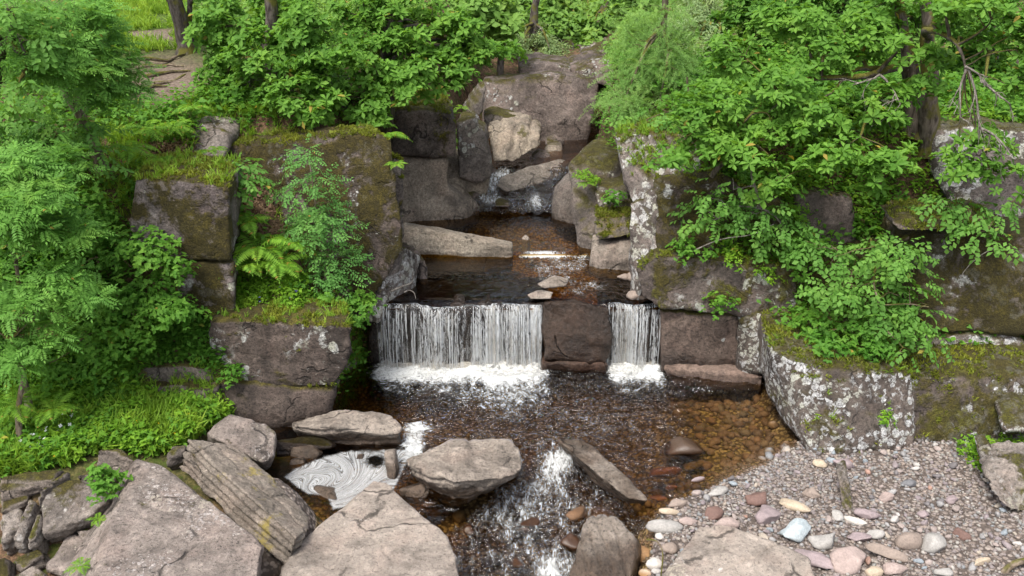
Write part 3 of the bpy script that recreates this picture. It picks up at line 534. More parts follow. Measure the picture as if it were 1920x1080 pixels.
rock('boulder', 'pale brown undercut boulder blocking the pool outlet',
     [[*[G(*p) for p in ((838, 820, .42), (905, 819, .42), (958, 824, .4), (972, 838, .38), (952, 862, .38), (984, 880, .34), (972, 892, .36), (900, 893, .42), (852, 905, .42), (785, 872, .43), (768, 852, .42))],
       *[G(*p) for p in ((800, 925, -.05), (850, 950, -.2), (905, 925, -.25), (975, 897, -.25), (820, 850, -.4), (960, 850, -.4), (762, 890, -.1))]]],
     M_boul, .018, 2, .045, 1.3, strata=((0, .1, 1), .06, 7), cracks=[(G(885, 890, .3), (0, .3, 1), .012, .04)], ss=.2, facet=.03, fscale=2.6, joints=.02, jscale=1.1)
rock('rock_slab', 'narrow pale slab lying diagonally across the pool outlet, right of the rapid',
     [[*[G(*p) for p in ((1042, 824, .14), (1085, 820, .16), (1105, 828, .18), (1165, 880, .2), (1218, 930, .22), (1220, 940, .2), (1182, 936, .22), (1110, 880, .2))],
       *[G(*p) for p in ((1045, 838, -.3), (1110, 905, -.25), (1178, 948, -.15), (1215, 948, -.15), (1100, 835, -.3))]]], M_boul, .018, 2, .035, 1.5, strata=((.1, 0, 1), .04, 9), facet=.025, fscale=3, ss=.12, cracks=[(G(1120, 856, .2), (1, .4, .2), .01, .02)])
rock('rock_slab', 'brown layered slab at the edge of the lower pool left of the outlet',
     [[*[P(*p) for p in ((540, 790, 11.35), (628, 768, 11.65), (690, 770, 11.6), (735, 780, 11.5), (754, 800, 11.2), (752, 815, 11.08), (620, 800, 11.05), (545, 800, 11.1))], *[G(*p) for p in ((560, 840, -.2), (752, 850, -.2), (750, 800, -.3), (560, 800, -.3))]]],
     M_boul, .02, 2, .04, 1.5, strata=((0, .15, 1), .06, 8), facet=.03, fscale=3, ss=.12)
rock('boulder', 'grey angular boulder between the weeds and the tilted slab',
     [[*[P(*p) for p in ((432, 778, 10.7), (498, 792, 10.7), (518, 812, 10.5), (512, 855, 10.1), (495, 868, 10.0), (400, 822, 10.2), (388, 812, 10.4))], *[G(*p) for p in ((385, 840, .1), (500, 880, -.1), (520, 830, -.1), (430, 790, 0))]]], M_slabdk, .022, 3, .03, 1.2)
for (a, lab, mt) in (
    ([(545, 838, .12), (585, 832, .14), (600, 850, .1), (590, 872, -.1), (540, 870, -.1)], 'small brown rock at the left rim of the foam pool', M_boul),
    ([(515, 825, .2), (600, 818, .16), (625, 838, .1), (560, 850, -.1), (515, 860, -.05)], 'dark wet rock under the lichen-ringed block beside the foam pool', M_wall),
    ([(545, 862, .04), (568, 858, .05), (572, 880, -.06), (540, 884, -.06)], 'tiny pink-grey rock at the tip of the foam swirl', M_boul),
    ([(590, 910, .05), (620, 918, .08), (632, 938, .04), (600, 940, -.05), (585, 925, -.05)], 'brown rock islet on dark sand beside the foam swirl', M_boul),
    ([(668, 850, .12), (680, 850, .12), (682, 868, -.05), (664, 868, -.05)], 'small pale cone of stone in the foam pool', M_boul)):
    h = [G(*p) for p in a]; rock('rock', lab, [h + [p + zz([.02, .18, -.1]) for p in h]], mt, .018, 3, .02, 2)
h = [G(*p) for p in ((720, 848, .28), (738, 846, .28), (742, 885, .12), (738, 908, -.05), (728, 905, -.05))]
rock('rock', 'upright reddish splinter of rock at the edge of the foam pool', [h + [p + zz([.02, .15, -.05]) for p in h]], M_boul, .015, 1, .015, 2)
h = [G(*p) for p in ((748, 918, .1), (790, 905, .14), (805, 925, .08), (790, 948, -.1), (752, 940, -.1))]
rock('rock', 'rough low rock between the pinkish slab and the outlet boulder', [h + [p + zz([.0, .2, -.1]) for p in h]], M_boul, .018, 2, .03, 2, joints=.02, jscale=3)
h = [G(*p) for p in ((1100, 972, .36), (1120, 968, .38), (1152, 972, .36), (1192, 1015, .22), (1195, 1040, .1), (1172, 1090, .0), (1160, 1200, -.2), (1030, 1200, -.25), (1062, 1078, .0), (1080, 1020, .2))]
rock('rock_slab', 'steep brown wedge of rock at the bottom edge right of the rapid', [h + [p + zz([.15, .45, -.5]) for p in h]], M_boul, .018, 2, .03, 1.3, strata=((.9, .1, .3), .03, 7), facet=.02, fscale=2.6, ss=.12)
h = [G(*p) for p in ((1310, 985, .44), (1355, 986, .46), (1425, 1012, .46), (1522, 1042, .42), (1532, 1090, .42), (1510, 1220, .4), (1180, 1220, .38), (1240, 1075, .38), (1280, 1020, .4))]
rock('rock_slab', 'big smooth pinkish slab at the bottom edge beside the gravel', [h + [p + zz([.0, .1, -.6]) for p in h]], M_slab, .018, 2, .035, 1.2, strata=((0, 0, 1), .035, 7), facet=.02, fscale=2.2, ss=.12, joints=.015, jscale=.7, cracks=[(G(1400, 1048, .44), (-.5, 1, 0), .012, .03)])
# rock pile, left corner
pile = [
 ([(0, 898, .75), (60, 884, .78), (112, 880, .78), (100, 902, .7), (0, 930, .6)], 'long low mossy rock at the left edge below the weeds', M_pilem, .5),
 ([(60, 925, .72), (128, 878, .82), (128, 886, .78), (66, 940, .6)], 'thin dark shard resting on the mossy rock at the left edge', M_pile, .15),
 ([(180, 850, .85), (190, 838, .95), (225, 842, .95), (250, 862, .88), (235, 885, .7), (182, 872, .7)], 'dark moss-crowned rock at the head of the left foreground slab', M_pilem, .3),
 ([(80, 925, .6), (130, 900, .7), (190, 905, .66), (205, 935, .6), (170, 965, .5), (80, 1005, .35)], 'rough speckled rock with brown moss in the left rock pile', M_pile, .35),
 ([(0, 965, .5), (35, 950, .52), (42, 975, .45), (20, 1010, .3), (0, 1020, .3)], 'grey angular rock at the left edge of the rock pile', M_pile, .3),
 ([(20, 1010, .42), (55, 935, .55), (66, 938, .55), (45, 1020, .35), (25, 1025, .3)], 'slim upright stone leaning in the left rock pile', M_pile, .2),
 ([(48, 1018, .38), (70, 960, .5), (78, 965, .5), (66, 1015, .36)], 'second slim stone leaning beside the upright one', M_pile, .2),
 ([(0, 925, .55), (50, 920, .56), (52, 940, .5), (0, 962, .45)], 'yellow-mossed stone behind the leaning slim stones', M_pilem, .3),
 ([(85, 1060, .12), (125, 1000, .2), (160, 1002, .22), (165, 1030, .16), (130, 1075, .1)], 'flat smooth grey plate in the left rock pile', M_slabdk, .25),
 ([(140, 995, .3), (178, 985, .34), (185, 1000, .3), (165, 1030, .2)], 'small flat plate beside the smooth grey plate', M_slabdk, .2),
 ([(20, 1050, .2), (70, 1025, .25), (82, 1040, .2), (40, 1075, .1)], 'mossy sloping stone low in the left corner', M_pilem, .3),
 ([(25, 1080, .1), (60, 1058, .15), (85, 1075, .12), (70, 1110, 0), (20, 1110, 0)], 'small pale stone at the bottom left corner', M_pile, .3),
 ([(-40, 1060, .25), (10, 1040, .28), (18, 1080, .15), (-40, 1120, .1)], 'mossy stone cut off by the left bottom corner', M_pilem, .3),
 ([(205, 870, .78), (225, 866, .8), (232, 885, .7), (208, 890, .65)], 'small grey stone by the dark moss-crowned rock', M_pile, .2),
 ([(140, 890, .7), (210, 872, .76), (215, 890, .66), (150, 905, .6)], 'mossy ledge stone above the speckled rock', M_pilem, .25),
 ([(320, 835, .8), (350, 830, .85), (345, 850, .75), (310, 862, .7)], 'crumbled pale rubble stone under the head of the tilted slab', M_pile, .2)]
for a, lab, mt, dp in pile:
    h = [G(*p) for p in a]; rock('rock', lab, [h + [p + zz([.02, dp * .7, -.35]) for p in h] + [p + zz([0, .02, -.12]) for p in h]], mt, .022, 2, .03, 1.6, strata=((.1, 0, 1), .02, 9))

# ------------------------------------------------------------------ water
def watermat(name, scale=9., bump=.5, tint=(1., 2.3, 4.6), foamscale=9., streak=(1, 1, 1), rough=.04, ior=1.6):
    m, t = newmat(name); N = NT(t)
    pos = N.n('NewGeometry').outputs['Position']; vm = N.n('Mapping', {'Vector': pos, 'Scale': streak}).outputs[0]
    at = lambda k: N.n('Attribute', attribute_name=k).outputs['Fac']
    turb = at('turb'); foam = at('foam'); dep = at('depth')
    wv = N.noise(vm, scale, 3, .55, 1.2); w2 = N.noise(vm, scale * 3.1, 3, .6, .8)
    hgt = N.m('MULTIPLY', N.m('MULTIPLY_ADD', w2, .3, wv), turb)
    nrm = N.n('Bump', {'Height': hgt, 'Strength': bump, 'Distance': .22}).outputs[0]
    T = N.n('CombineXYZ', {i: N.m('POWER', math.exp(-k), dep) for i, k in enumerate(tint)}).outputs[0]
    fr = N.n('Fresnel', {'IOR': ior, 'Normal': nrm}).outputs[0]
    gl = N.n('BsdfGlossy', {'Color': (1, 1, 1, 1), 'Roughness': rough, 'Normal': nrm}).outputs[0]
    tr = N.n('BsdfTransparent', {'Color': T}).outputs[0]
    wat = N.n('MixShader', {0: fr, 1: tr, 2: gl}).outputs[0]
    fn = N.m('MULTIPLY_ADD', N.noise(vm, foamscale * 2.2, 5, .7, 1.2), .6, N.m('MULTIPLY', N.noise(vm, foamscale * .4, 5, .6, 1.), .4))
    fm = N.rng(N.m('MULTIPLY_ADD', foam, .42, fn), .67, .9)
    df = N.n('BsdfPrincipled', {'Base Color': (.52, .53, .52, 1), 'Roughness': .6, 'Specular IOR Level': .3, 'Normal': N.n('Bump', {'Height': fn, 'Strength': .6, 'Distance': .05}).outputs[0]}).outputs[0]
    N.out(N.n('MixShader', {0: fm, 1: wat, 2: df}).outputs[0]); return m
def water_sheet(name, x0, x1, y0, y1, zf, turbf, foamf, mat, dx=.03, cut=None, wav=.02, wl=6., depth_s=1.):
    xs = np.arange(x0, x1, dx); ys = np.arange(y0, y1, dx); X, Y = np.meshgrid(xs, ys); X = X.ravel(); Y = Y.ravel()
    Z = zf(X, Y); tb = np.clip(turbf(X, Y), 0, 1.5); q = np.stack([X, Y, Z], 1)
    fo = np.clip(foamf(X, Y, *proj(q)[:2]), 0, 1.4)
    qq = q * [wl, wl * 1.35, 0]; wr = qq + 1.6 * np.stack([fbm(qq * .45, 2, 3), fbm(qq * .45 + 9, 2, 4), X * 0], 1)
    Z2 = Z + tb * wav * ((1 - np.abs(2 * vnoise(wr, 5) - 1)) - .5 + .5 * (vnoise(wr * 2.2, 6) - .5)) * 2
    dep = np.clip(Z - ground_z(X, Y), .0, 3) * depth_s
    me = None; Fc = grid_faces(len(xs), len(ys))
    if cut is not None:
        k = cut(X, Y); Fc = Fc[~k[Fc].all(1)]
    me = mesh_np(name, np.stack([X, Y, Z2], 1), Fc, {'turb': tb, 'foam': fo, 'depth': dep})
    return tag(link(name, me, mat), kind='structure')
gau = lambda x, y, cx, cy, rx, ry: np.exp(-((x - cx) / rx) ** 2 - ((y - cy) / ry) ** 2)
CH = [(.1, 11.2), (.62, 11.3), (1.9, 9.72), (1.75, 9.0), (1.4, 8.0), (1.4, 6.2), (-1.6, 6.2), (-1.4, 8.3), (-.9, 9.4), (-.25, 10.3)]
W_pool = watermat('water_pool', 4.2, 1., (.75, 1.25, 2.5), 6., ior=1.52)
W_calm = watermat('water_calm', 5., .5, (.65, 1.1, 2.6), 11., (1, .5, 1), ior=1.36)
W_rapid = watermat('water_rapid', 4.6, 1., (1.1, 2.0, 3.6), 6.5, (1.9, .7, 1), ior=1.75)
def lowturb(x, y):
    t = .25 + .9 * gau(x, y, .2, 12.9, 3.3, 1.0) + .55 * gau(x, y, .6, 11.4, 1.6, .9)
    t = t * (1 - .9 * sstep(2.2, 3.2, x) * sstep(13.2, 12.5, y)); return t * sstep(-2.2, -1.3, x - .6 * (11.5 - y) * 0) + .06
FX = lambda px, y=13.6: P(px, 640, y)[0]
fxl0, fxl1, fxr0, fxr1 = FX(706), FX(1016), FX(1140), FX(1237)
def lowfoam(x, y, px, py):
    ins = sstep(fxl0 - .35, fxl0 + .2, x) * sstep(fxl1 + .3, fxl1 - .1, x)
    in2 = sstep(fxr0 - .2, fxr0 + .2, x) * sstep(fxr1 + .25, fxr1 - .1, x)
    v = ins * (.55 * sstep(12.9, 13.5, y) + .42 * sstep(12.2, 13.0, y)) + in2 * (.55 * sstep(12.9, 13.5, y) + .4 * sstep(12.2, 12.9, y))
    v += .42 * gau(px, py, 950, 760, 120, 40) + .36 * gau(px, py, 1130, 790, 100, 50) + .3 * gau(px, py, 1010, 830, 60, 18)
    v += .95 * gau(px, py, 775, 838, 28, 40) + .5 * gau(px, py, 800, 800, 50, 12) * (py > 785)
    return v
water_sheet('lower_pool_water', -3.7, 5.4, 9.2, 14.05, lambda x, y: 0 * x - .0 * y, lowturb, lowfoam, W_pool, .035, lambda x, y: inpoly(x, y, CH) | (y < 9.3 + 0 * x), .045, 4.6)
def chz(x, y): return np.interp(y, [6, 8, 9, 10.2, 10.8, 11.1, 11.3], [-.75, -.47, -.4, -.3, -.2, -.03, .004])
water_sheet('rapid_water', -1.7, 2.1, 6.3, 11.32, chz, lambda x, y: .8 + 0 * x, lambda x, y, px, py: .42 * gau(px, py, 1050, 865, 30, 24) + .22 * gau(px, py, 1030, 920, 60, 50) + .34 + .4 * gau(px, py, 1035, 1065, 40, 30) + .2 * gau(px, py, 960, 985, 70, 50),
            W_rapid, .028, lambda x, y: ~inpoly(x, y, [(a * 1.0, b + .02) for a, b in CH]), .075, 4.4, .8)
LIP = 13.86
def upz(x, y): return 1.115 - .1 * sstep(LIP + .16, LIP - .12, y) + np.interp(y, [16.05, 16.2], [0, .07]) * 1.
water_sheet('upper_pool_water', -2.9, 3.2, LIP - .06, 16.18, upz, lambda x, y: .1 + .75 * gau(x, y, 1.0, 15.4, 1.0, 1.1) + .35 * gau(x, y, 1.2, 14.2, 1.1, .6) + .25 * sstep(14.15, 13.9, y),
            lambda x, y, px, py: .5 * gau(px, py, 1040, 505, 75, 28) + 1. * gau(px, py, 1018, 478, 55, 6) + .28 * gau(px, py, 1100, 480, 25, 20) + .4 * gau(px, py, 1100, 545, 70, 22) + .2 * gau(px, py, 930, 568, 120, 4), W_calm, .03, None, .018, 7.)
water_sheet('second_pool_water', -2.9, 2.6, 16.12, 18.62, lambda x, y: 1.2 + 0 * x - .03 * sstep(16.25, 16.12, y), lambda x, y: .1 + .8 * gau(x, y, .6, 18.4, .9, .6), lambda x, y, px, py: .62 * gau(px, py, 1015, 394, 42, 11) + .45 * gau(px, py, 950, 394, 30, 8) + .9 * gau(px, py, 1018, 474, 50, 5), W_calm, .035, None, .016, 6.)
def caz(x, y): return np.interp(y, [18, 18.6, 19.3, 20.2, 21, 23.6], [1.19, 1.26, 1.48, 1.76, 1.9, 1.95])
water_sheet('cascade_water', -2.0, 2.4, 18.58, 23.6, caz, lambda x, y: .15 + .9 * sstep(21, 20, y), lambda x, y, px, py: .55 * gau(px, py, 915, 375, 36, 18) + .55 * gau(px, py, 945, 325, 30, 20) + .6 * gau(px, py, 1010, 375, 28, 20) + .5 * gau(px, py, 920, 345, 28, 22) + .3 * gau(px, py, 965, 385, 40, 10), W_rapid, .035, None, .05, 5.)

# falling curtains: a thin uneven sheet and, in front of it, separate strands
m, t = newmat('falling_water'); N = NT(t)
uv = N.n('UVMap').outputs[0]; den = N.n('Attribute', attribute_name='dens').outputs['Fac']
nz_ = lambda sx, sy, d, r, w_: N.noise(N.n('Mapping', {'Vector': uv, 'Scale': (sx, sy, 1)}).outputs[0], 1., d, r, w_)
s1 = nz_(4.2, .4, 3, .5, .6); s2 = nz_(9, 2.4, 4, .6, 2.2); s3 = nz_(24, 8, 4, .65, 2.)
vv = N.n('SeparateXYZ', {0: uv}).outputs[1]
cE = N.rng(s1, .36, .64); kE = N.rng(s2, .36, .64); fE = N.rng(s3, .33, .67)
val = N.m('MULTIPLY_ADD', cE, .34, N.m('MULTIPLY_ADD', kE, .42, N.m('MULTIPLY', fE, .26)))
a = N.m('MULTIPLY', N.rng(N.m('ADD', val, N.m('MULTIPLY_ADD', den, .85, -.5)), .34, .92, .02, .95), N.m('MULTIPLY', N.rng(s1, .35, .6, .6, 1.), N.rng(N.m('MULTIPLY_ADD', N.m('SUBTRACT', kE, .5), .3, vv), .0, .25, .15, 1.)))
s2 = N.m('MULTIPLY_ADD', s3, .5, s2)
bpn = N.n('Bump', {'Height': s2, 'Strength': .5, 'Distance': .05}).outputs[0]
wh = N.n('BsdfPrincipled', {'Base Color': (.55, .57, .58, 1), 'Roughness': .35, 'Normal': bpn, 'Specular IOR Level': .5}).outputs[0]
wh = N.n('MixShader', {0: .3, 1: wh, 2: N.n('BsdfTranslucent', {'Color': (.55, .58, .59, 1)}).outputs[0]}).outputs[0]
film = N.n('MixShader', {0: N.n('Fresnel', {'IOR': 1.33, 'Normal': bpn}).outputs[0], 1: N.n('BsdfTransparent', {'Color': (.9, .86, .8, 1)}).outputs[0], 2: N.n('BsdfGlossy', {'Roughness': .08, 'Normal': bpn}).outputs[0]}).outputs[0]
N.out(N.n('MixShader', {0: a, 1: film, 2: wh}).outputs[0]); M_fall = m
def curtain(name, label, x0, x1, densf, nstr, seed):
    rg = np.random.default_rng(seed); root = empty(name, ((x0 + x1) / 2, 13.6, 0), label, 'waterfall')
    org = np.array([(x0 + x1) / 2, 13.6, 0])
    nu, nv = int((x1 - x0) / .02), 60
    u = np.linspace(0, 1, nu); v = np.linspace(0, 1, nv); U, Vv = np.meshgrid(u, v); U = U.ravel(); Vv = Vv.ravel()
    def surf(U, Vv, off=0.):
        x = x0 + (x1 - x0) * U
        lipj = (fbm(np.stack([x * 2.3, x * 0, x * 0 + seed], 1), 3, seed) - .5)
        out = .06 + .12 * fbm(np.stack([x * 1.4, x * 0 + 5, x * 0], 1), 3, seed + 1)
        tt = Vv; z = 1.105 - (tt ** 1.6) * 1.15 + lipj * .14 * (1 - tt)
        y = LIP + .02 - out * (1 - (1 - np.minimum(1, tt * 1.4)) ** 2) - .06 * tt + lipj * .22 - off
        y = y + (fbm(np.stack([x * 9, tt * 1.2, x * 0], 1), 4, seed + 2) - .5) * .2 * (.15 + tt)
        return np.stack([x, y, z], 1)
    V = surf(U, Vv); de = densf(U) * (1 - .1 * (1 - Vv)) * sstep(0, .015, U) * sstep(1, .985, U)
    me = mesh_np('water_sheet', V - org, grid_faces(nu, nv), {'dens': de}, np.stack([U * (x1 - x0) + .16 * (fbm(np.stack([U * 3.5 * (x1 - x0), Vv * 1.5, U * 0], 1), 3, seed + 9) - .5) + .05 * (fbm(np.stack([U * 11 * (x1 - x0), Vv * 5, U * 0 + 3], 1), 2, seed + 10) - .5), Vv * 1.12 + .25 * fbm(np.stack([U * 6 * (x1 - x0), U * 0, U * 0], 1), 2, seed + 11)], 1))
    link('water_sheet', me, M_fall, root)
    VV, FF, UV, DE, o = [], [], [], [], 0
    k = 0
    while k < nstr:
        uu = rg.random()
        if rg.random() > densf(np.array([uu]))[0] * .8 + .12: continue
        k += 1
        va, vb = (0 if rg.random() < .5 else rg.random() * .6), 1.0
        if rg.random() < .35: vb = va + .15 + rg.random() * .4
        n = 14; tt = np.linspace(va, min(1, vb), n); wd = rg.uniform(.004, .014) * (.35 + .65 * np.sin(np.linspace(.3, 2.9, n)))
        off = rg.uniform(.01, .07); wob = np.cumsum(rg.normal(0, .0025, n))
        c = surf(np.full(n, uu), tt, off); c[:, 0] += wob
        L = c.copy(); L[:, 0] -= wd; Rr = c.copy(); Rr[:, 0] += wd; c[:, 1] -= wd * .7
        VV.append(np.stack([L, c, Rr], 1).reshape(-1, 3)); FF.append(grid_faces(3, n) + o); o += 3 * n
        UV.append(np.stack([np.repeat(np.full(n, uu * (x1 - x0) + rg.random()), 3) + np.tile([-.02, 0, .02], n), np.repeat(tt * 1.25, 3)], 1)); DE.append(np.full(3 * n, .5 + .35 * rg.random()))
    me = mesh_np('strands', np.concatenate(VV) - org, np.concatenate(FF), {'dens': np.concatenate(DE)}, np.concatenate(UV)); st = link('water_strands', me, M_fall, root); st['kind'] = 'stuff'
    # boiling foam where it lands
    nx, ny = int((x1 - x0 + .5) / .025), 42; X, Y = np.meshgrid(np.linspace(x0 - .25, x1 + .25, nx), np.linspace(12.85, 13.85, ny)); X = X.ravel(); Y = Y.ravel()
    q = np.stack([X, Y, X * 0], 1); rag = fbm(np.stack([X * 2.6, X * 0, X * 0 + seed], 1), 3, seed); e = sstep(x0 - .25, x0 + .1, X) * sstep(x1 + .25, x1 - .1, X) * sstep(12.9 + .3 * rag, 13.25 + .38 * rag, Y) * (.35 + .65 * np.clip(densf(np.clip((X - x0) / (x1 - x0), 0, 1)), 0, 1))
    Z = -.04 + e * (.03 + .15 * fbm(q * 6, 4, seed + 4)) + e * .06 * (fbm(q * 22, 2, seed + 5) - .5)
    me = mesh_np('foam', np.stack([X, Y, Z], 1) - org, grid_faces(nx, ny), {'foam': e}); link('foam_boil', me, M_foam, root)
m, t = newmat('foam'); N = NT(t); pos = N.n('NewGeometry').outputs['Position']
fn = N.noise(pos, 17, 5, .65, .5); fo = N.n('Attribute', attribute_name='foam').outputs['Fac']
N.out(N.n('MixShader', {0: N.rng(N.m('MULTIPLY_ADD', fo, .5, fn), .76, 1.1, 0., .9), 1: N.n('BsdfTransparent').outputs[0], 2: N.n('BsdfPrincipled', {'Base Color': (.54, .54, .51, 1), 'Roughness': .7, 'Normal': N.n('Bump', {'Height': fn, 'Strength': .7, 'Distance': .06}).outputs[0]}).outputs[0]}).outputs[0]); M_foam = m
curtain('waterfall', 'wide left curtain of white falling water', fxl0, fxl1, lambda u: np.interp(u, [0, .05, .1, .2, .3, .4, .44, .5, .56, .6, .7, .8, .9, .97, 1], [.75, .8, .45, .38, .62, .75, .4, .28, .35, .7, .85, 1., .95, 1., .8]), 190, 3)
curtain('waterfall', 'narrow right curtain of white falling water', fxr0, fxr1, lambda u: np.interp(u, [0, .08, .2, .5, .65, .75, .82, .9, 1], [.5, .95, 1., .95, .8, .35, .25, .65, .4]), 80, 8)

# drifting scum in the still corner of the pool
FP = [(522, 896), (545, 876), (600, 852), (650, 840), (760, 836), (772, 808), (800, 800), (815, 812), (770, 870), (740, 935), (690, 955), (648, 962), (620, 965), (605, 940), (575, 935), (545, 915)]
a0, a1 = G(515, 970, 0), G(830, 790, 0); xs = np.arange(G(515, 850, 0)[0] - .1, a1[0] + .1, .014); ys = np.arange(a0[1], a1[1], .014)
X, Y = np.meshgrid(xs, ys); X = X.ravel(); Y = Y.ravel(); q = np.stack([X, Y, 0 * X], 1); px, py, _ = proj(q); ins = inpoly(px, py, FP)
qx, qy = X.copy(), Y.copy()
for cx, cy, rr, A in ((590, 905, .55, 3.2), (668, 930, .38, -3.4), (690, 868, .3, 4.2), (560, 895, .35, 2.2), (725, 860, .25, -2.5), (630, 870, .4, -1.8)):
    c = G(cx, cy, 0); dx, dy = qx - c[0], qy - c[1]; an = A * np.exp(-(dx * dx + dy * dy) / rr ** 2); ca, sa = np.cos(an), np.sin(an)
    qx, qy = c[0] + ca * dx - sa * dy, c[1] + sa * dx + ca * dy
hole = gau(px, py, 704, 866, 22, 13)
dist = np.full(len(X), 1e9)
for i in range(len(FP)):
    (x0_, y0_), (x1_, y1_) = FP[i], FP[(i + 1) % len(FP)]; tt = np.clip(((px - x0_) * (x1_ - x0_) + (py - y0_) * (y1_ - y0_)) / ((x1_ - x0_) ** 2 + (y1_ - y0_) ** 2), 0, 1)
    dist = np.minimum(dist, np.hypot(px - x0_ - tt * (x1_ - x0_), py - y0_ - tt * (y1_ - y0_)))
cov = .75 * sstep(0, 16, dist) * (1 - hole) - .35 * gau(px, py, 795, 815, 30, 25) - .25 * gau(px, py, 612, 935, 22, 16)
Fc = grid_faces(len(xs), len(ys)); Fc = Fc[ins[Fc].all(1)]
m, t = newmat('scum'); N = NT(t); at = lambda k: N.n('Attribute', attribute_name=k).outputs['Fac']
sw = N.n('CombineXYZ', {0: at('sx'), 1: at('sy'), 2: 0.}).outputs[0]; pos = N.n('NewGeometry').outputs['Position']
b1 = N.noise(N.n('Mapping', {'Vector': sw, 'Scale': (1.3, 24, 1)}).outputs[0], 1., 4, .6, .3); b2 = N.noise(N.n('Mapping', {'Vector': sw, 'Scale': (2, 55, 1)}).outputs[0], 1., 3, .6, .2)
ab = lambda q: N.m('ABSOLUTE', N.m('SUBTRACT', q, .5))
l1 = N.rng(ab(b1), .006, .05, .25, 1.); l2 = N.rng(ab(b2), .0, .07, .5, 1.); brk = N.noise(pos, 13, 5, .7)
f = N.m('MULTIPLY', N.m('MULTIPLY', l1, l2), N.rng(N.m('MULTIPLY_ADD', brk, .7, at('cov')), .55, .95, 0., .86))
N.out(N.n('MixShader', {0: f, 1: N.n('BsdfTransparent').outputs[0], 2: N.n('BsdfPrincipled', {'Base Color': (.47, .475, .47, 1), 'Roughness': .5}).outputs[0]}).outputs[0])
tag(link('foam_scum', mesh_np('foam_scum', np.stack([X, Y, X * 0 + .012], 1), Fc, {'sx': qx, 'sy': qy, 'cov': cov}), m), 'swirled white foam drifting in the still corner of the lower pool', 'foam', kind='stuff')
me = bpy.data.objects['foam_scum'].data

# ------------------------------------------------------------------ foliage
def leafmat(name, c1, c2, trans=.42, rough=.6, yl=(.0, .0, .0)):
    m, t = newmat('leaf_' + name); N = NT(t)
    r = N.n('Attribute', attribute_name='rnd').outputs['Fac']
    if name not in ('petal', 'yellow', 'blue', 'dry'): c1, c2 = (c1[0] * 1.08, c1[1] * 1.14, c1[2]), (c2[0] * 1.14, c2[1] * 1.27, c2[2] * 1.25)
    col = N.mix(r, c1, c2)
    col = N.mix(N.rng(N.noise(N.n('NewGeometry').outputs['Position'], .8, 2), .4, .65, 0., .45), col, tuple(x * f for x, f in zip(c1, (.75, .85, .9))))
    if name not in ('petal', 'yellow', 'blue', 'dry', 'grass', 'moss', 'larch'): col = N.mix(N.rng(r, .955, .965), col, (.34, .26, .05))
    if name not in ('petal', 'yellow', 'blue', 'dry'): col = N.mix(N.rng(N.noise(N.n('NewGeometry').outputs['Position'], 2.3, 3), .52, .7, 0., .5), col, (c2[0] * 1.25, c2[1] * 1.08, c2[2]))
    p = N.n('BsdfPrincipled', {'Base Color': col, 'Roughness': rough, 'Specular IOR Level': .2}).outputs[0]
    tc = N.mix(1., col, (1.25, 1.15, .6), 'MULTIPLY')
    N.out(N.n('MixShader', {0: trans, 1: p, 2: N.n('BsdfTranslucent', {'Color': tc}).outputs[0]}).outputs[0]); return m
ML = dict(
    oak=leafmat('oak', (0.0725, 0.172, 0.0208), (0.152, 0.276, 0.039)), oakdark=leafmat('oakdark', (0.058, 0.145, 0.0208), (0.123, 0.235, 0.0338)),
    rowan=leafmat('rowan', (0.0798, 0.193, 0.0312), (0.174, 0.324, 0.0585)), hazel=leafmat('hazel', (0.0725, 0.172, 0.0286), (0.16, 0.29, 0.052)),
    larch=leafmat('larch', (0.145, 0.262, 0.065), (0.261, 0.386, 0.117), .45), weed=leafmat('weed', (0.0725, 0.186, 0.013), (0.217, 0.345, 0.0286)),
    bramble=leafmat('bramble', (0.058, 0.159, 0.0182), (0.138, 0.262, 0.0312)), fern=leafmat('fern', (0.102, 0.228, 0.0234), (0.217, 0.359, 0.039), .45),
    grass=leafmat('grass', (0.109, 0.207, 0.0156), (0.275, 0.373, 0.0455), .4), far=leafmat('far', (0.109, 0.207, 0.039), (0.217, 0.331, 0.0715), .42),
    willow=leafmat('willow', (0.16, 0.221, 0.091), (0.29, 0.359, 0.169), .4), moss=leafmat('moss', (.10, .11, .014), (.19, .20, .022), .3), birch=leafmat('birch', (0.0725, 0.179, 0.039), (0.145, 0.29, 0.0715)),
    dry=leafmat('dry', (.13, .08, .045), (.30, .20, .12), .25, .7), petal=leafmat('petal', (.7, .7, .68), (.85, .85, .82), .2), yellow=leafmat('yellow', (.55, .38, .01), (.75, .5, .02), .2), blue=leafmat('blue', (.16, .15, .45), (.28, .25, .6), .2))
def bark(name, c1, c2, moss=0.):
    m, t = newmat('bark_' + name); N = NT(t); g = N.n('NewGeometry'); pos = g.outputs['Position']
    a = N.noise(N.n('Mapping', {'Vector': pos, 'Scale': (14, 14, 4)}).outputs[0], 1., 6, .65, .5)
    col = N.mix(N.rng(a, .35, .65), c1, c2)
    if moss: col = N.mix(N.rng(N.m('MULTIPLY_ADD', N.n('SeparateXYZ', {0: g.outputs['Normal']}).outputs[2], .25, N.noise(pos, 3, 5)), .62 - moss * .3, .75 - moss * .3), col, (.10, .095, .018))
    N.out(N.n('BsdfPrincipled', {'Base Color': col, 'Roughness': .9, 'Specular IOR Level': .2, 'Normal': N.n('Bump', {'Height': a, 'Strength': .9, 'Distance': .05}).outputs[0]}).outputs[0]); return m
B_oak = bark('oak', (.035, .028, .023), (.13, .11, .095), .35); B_moss = bark('mossy', (.045, .036, .028), (.15, .125, .10), .5)
B_dead = bark('dead', (.10, .085, .07), (.30, .27, .235), .0); B_twig = bark('twig', (.10, .075, .05), (.24, .19, .14), .2)

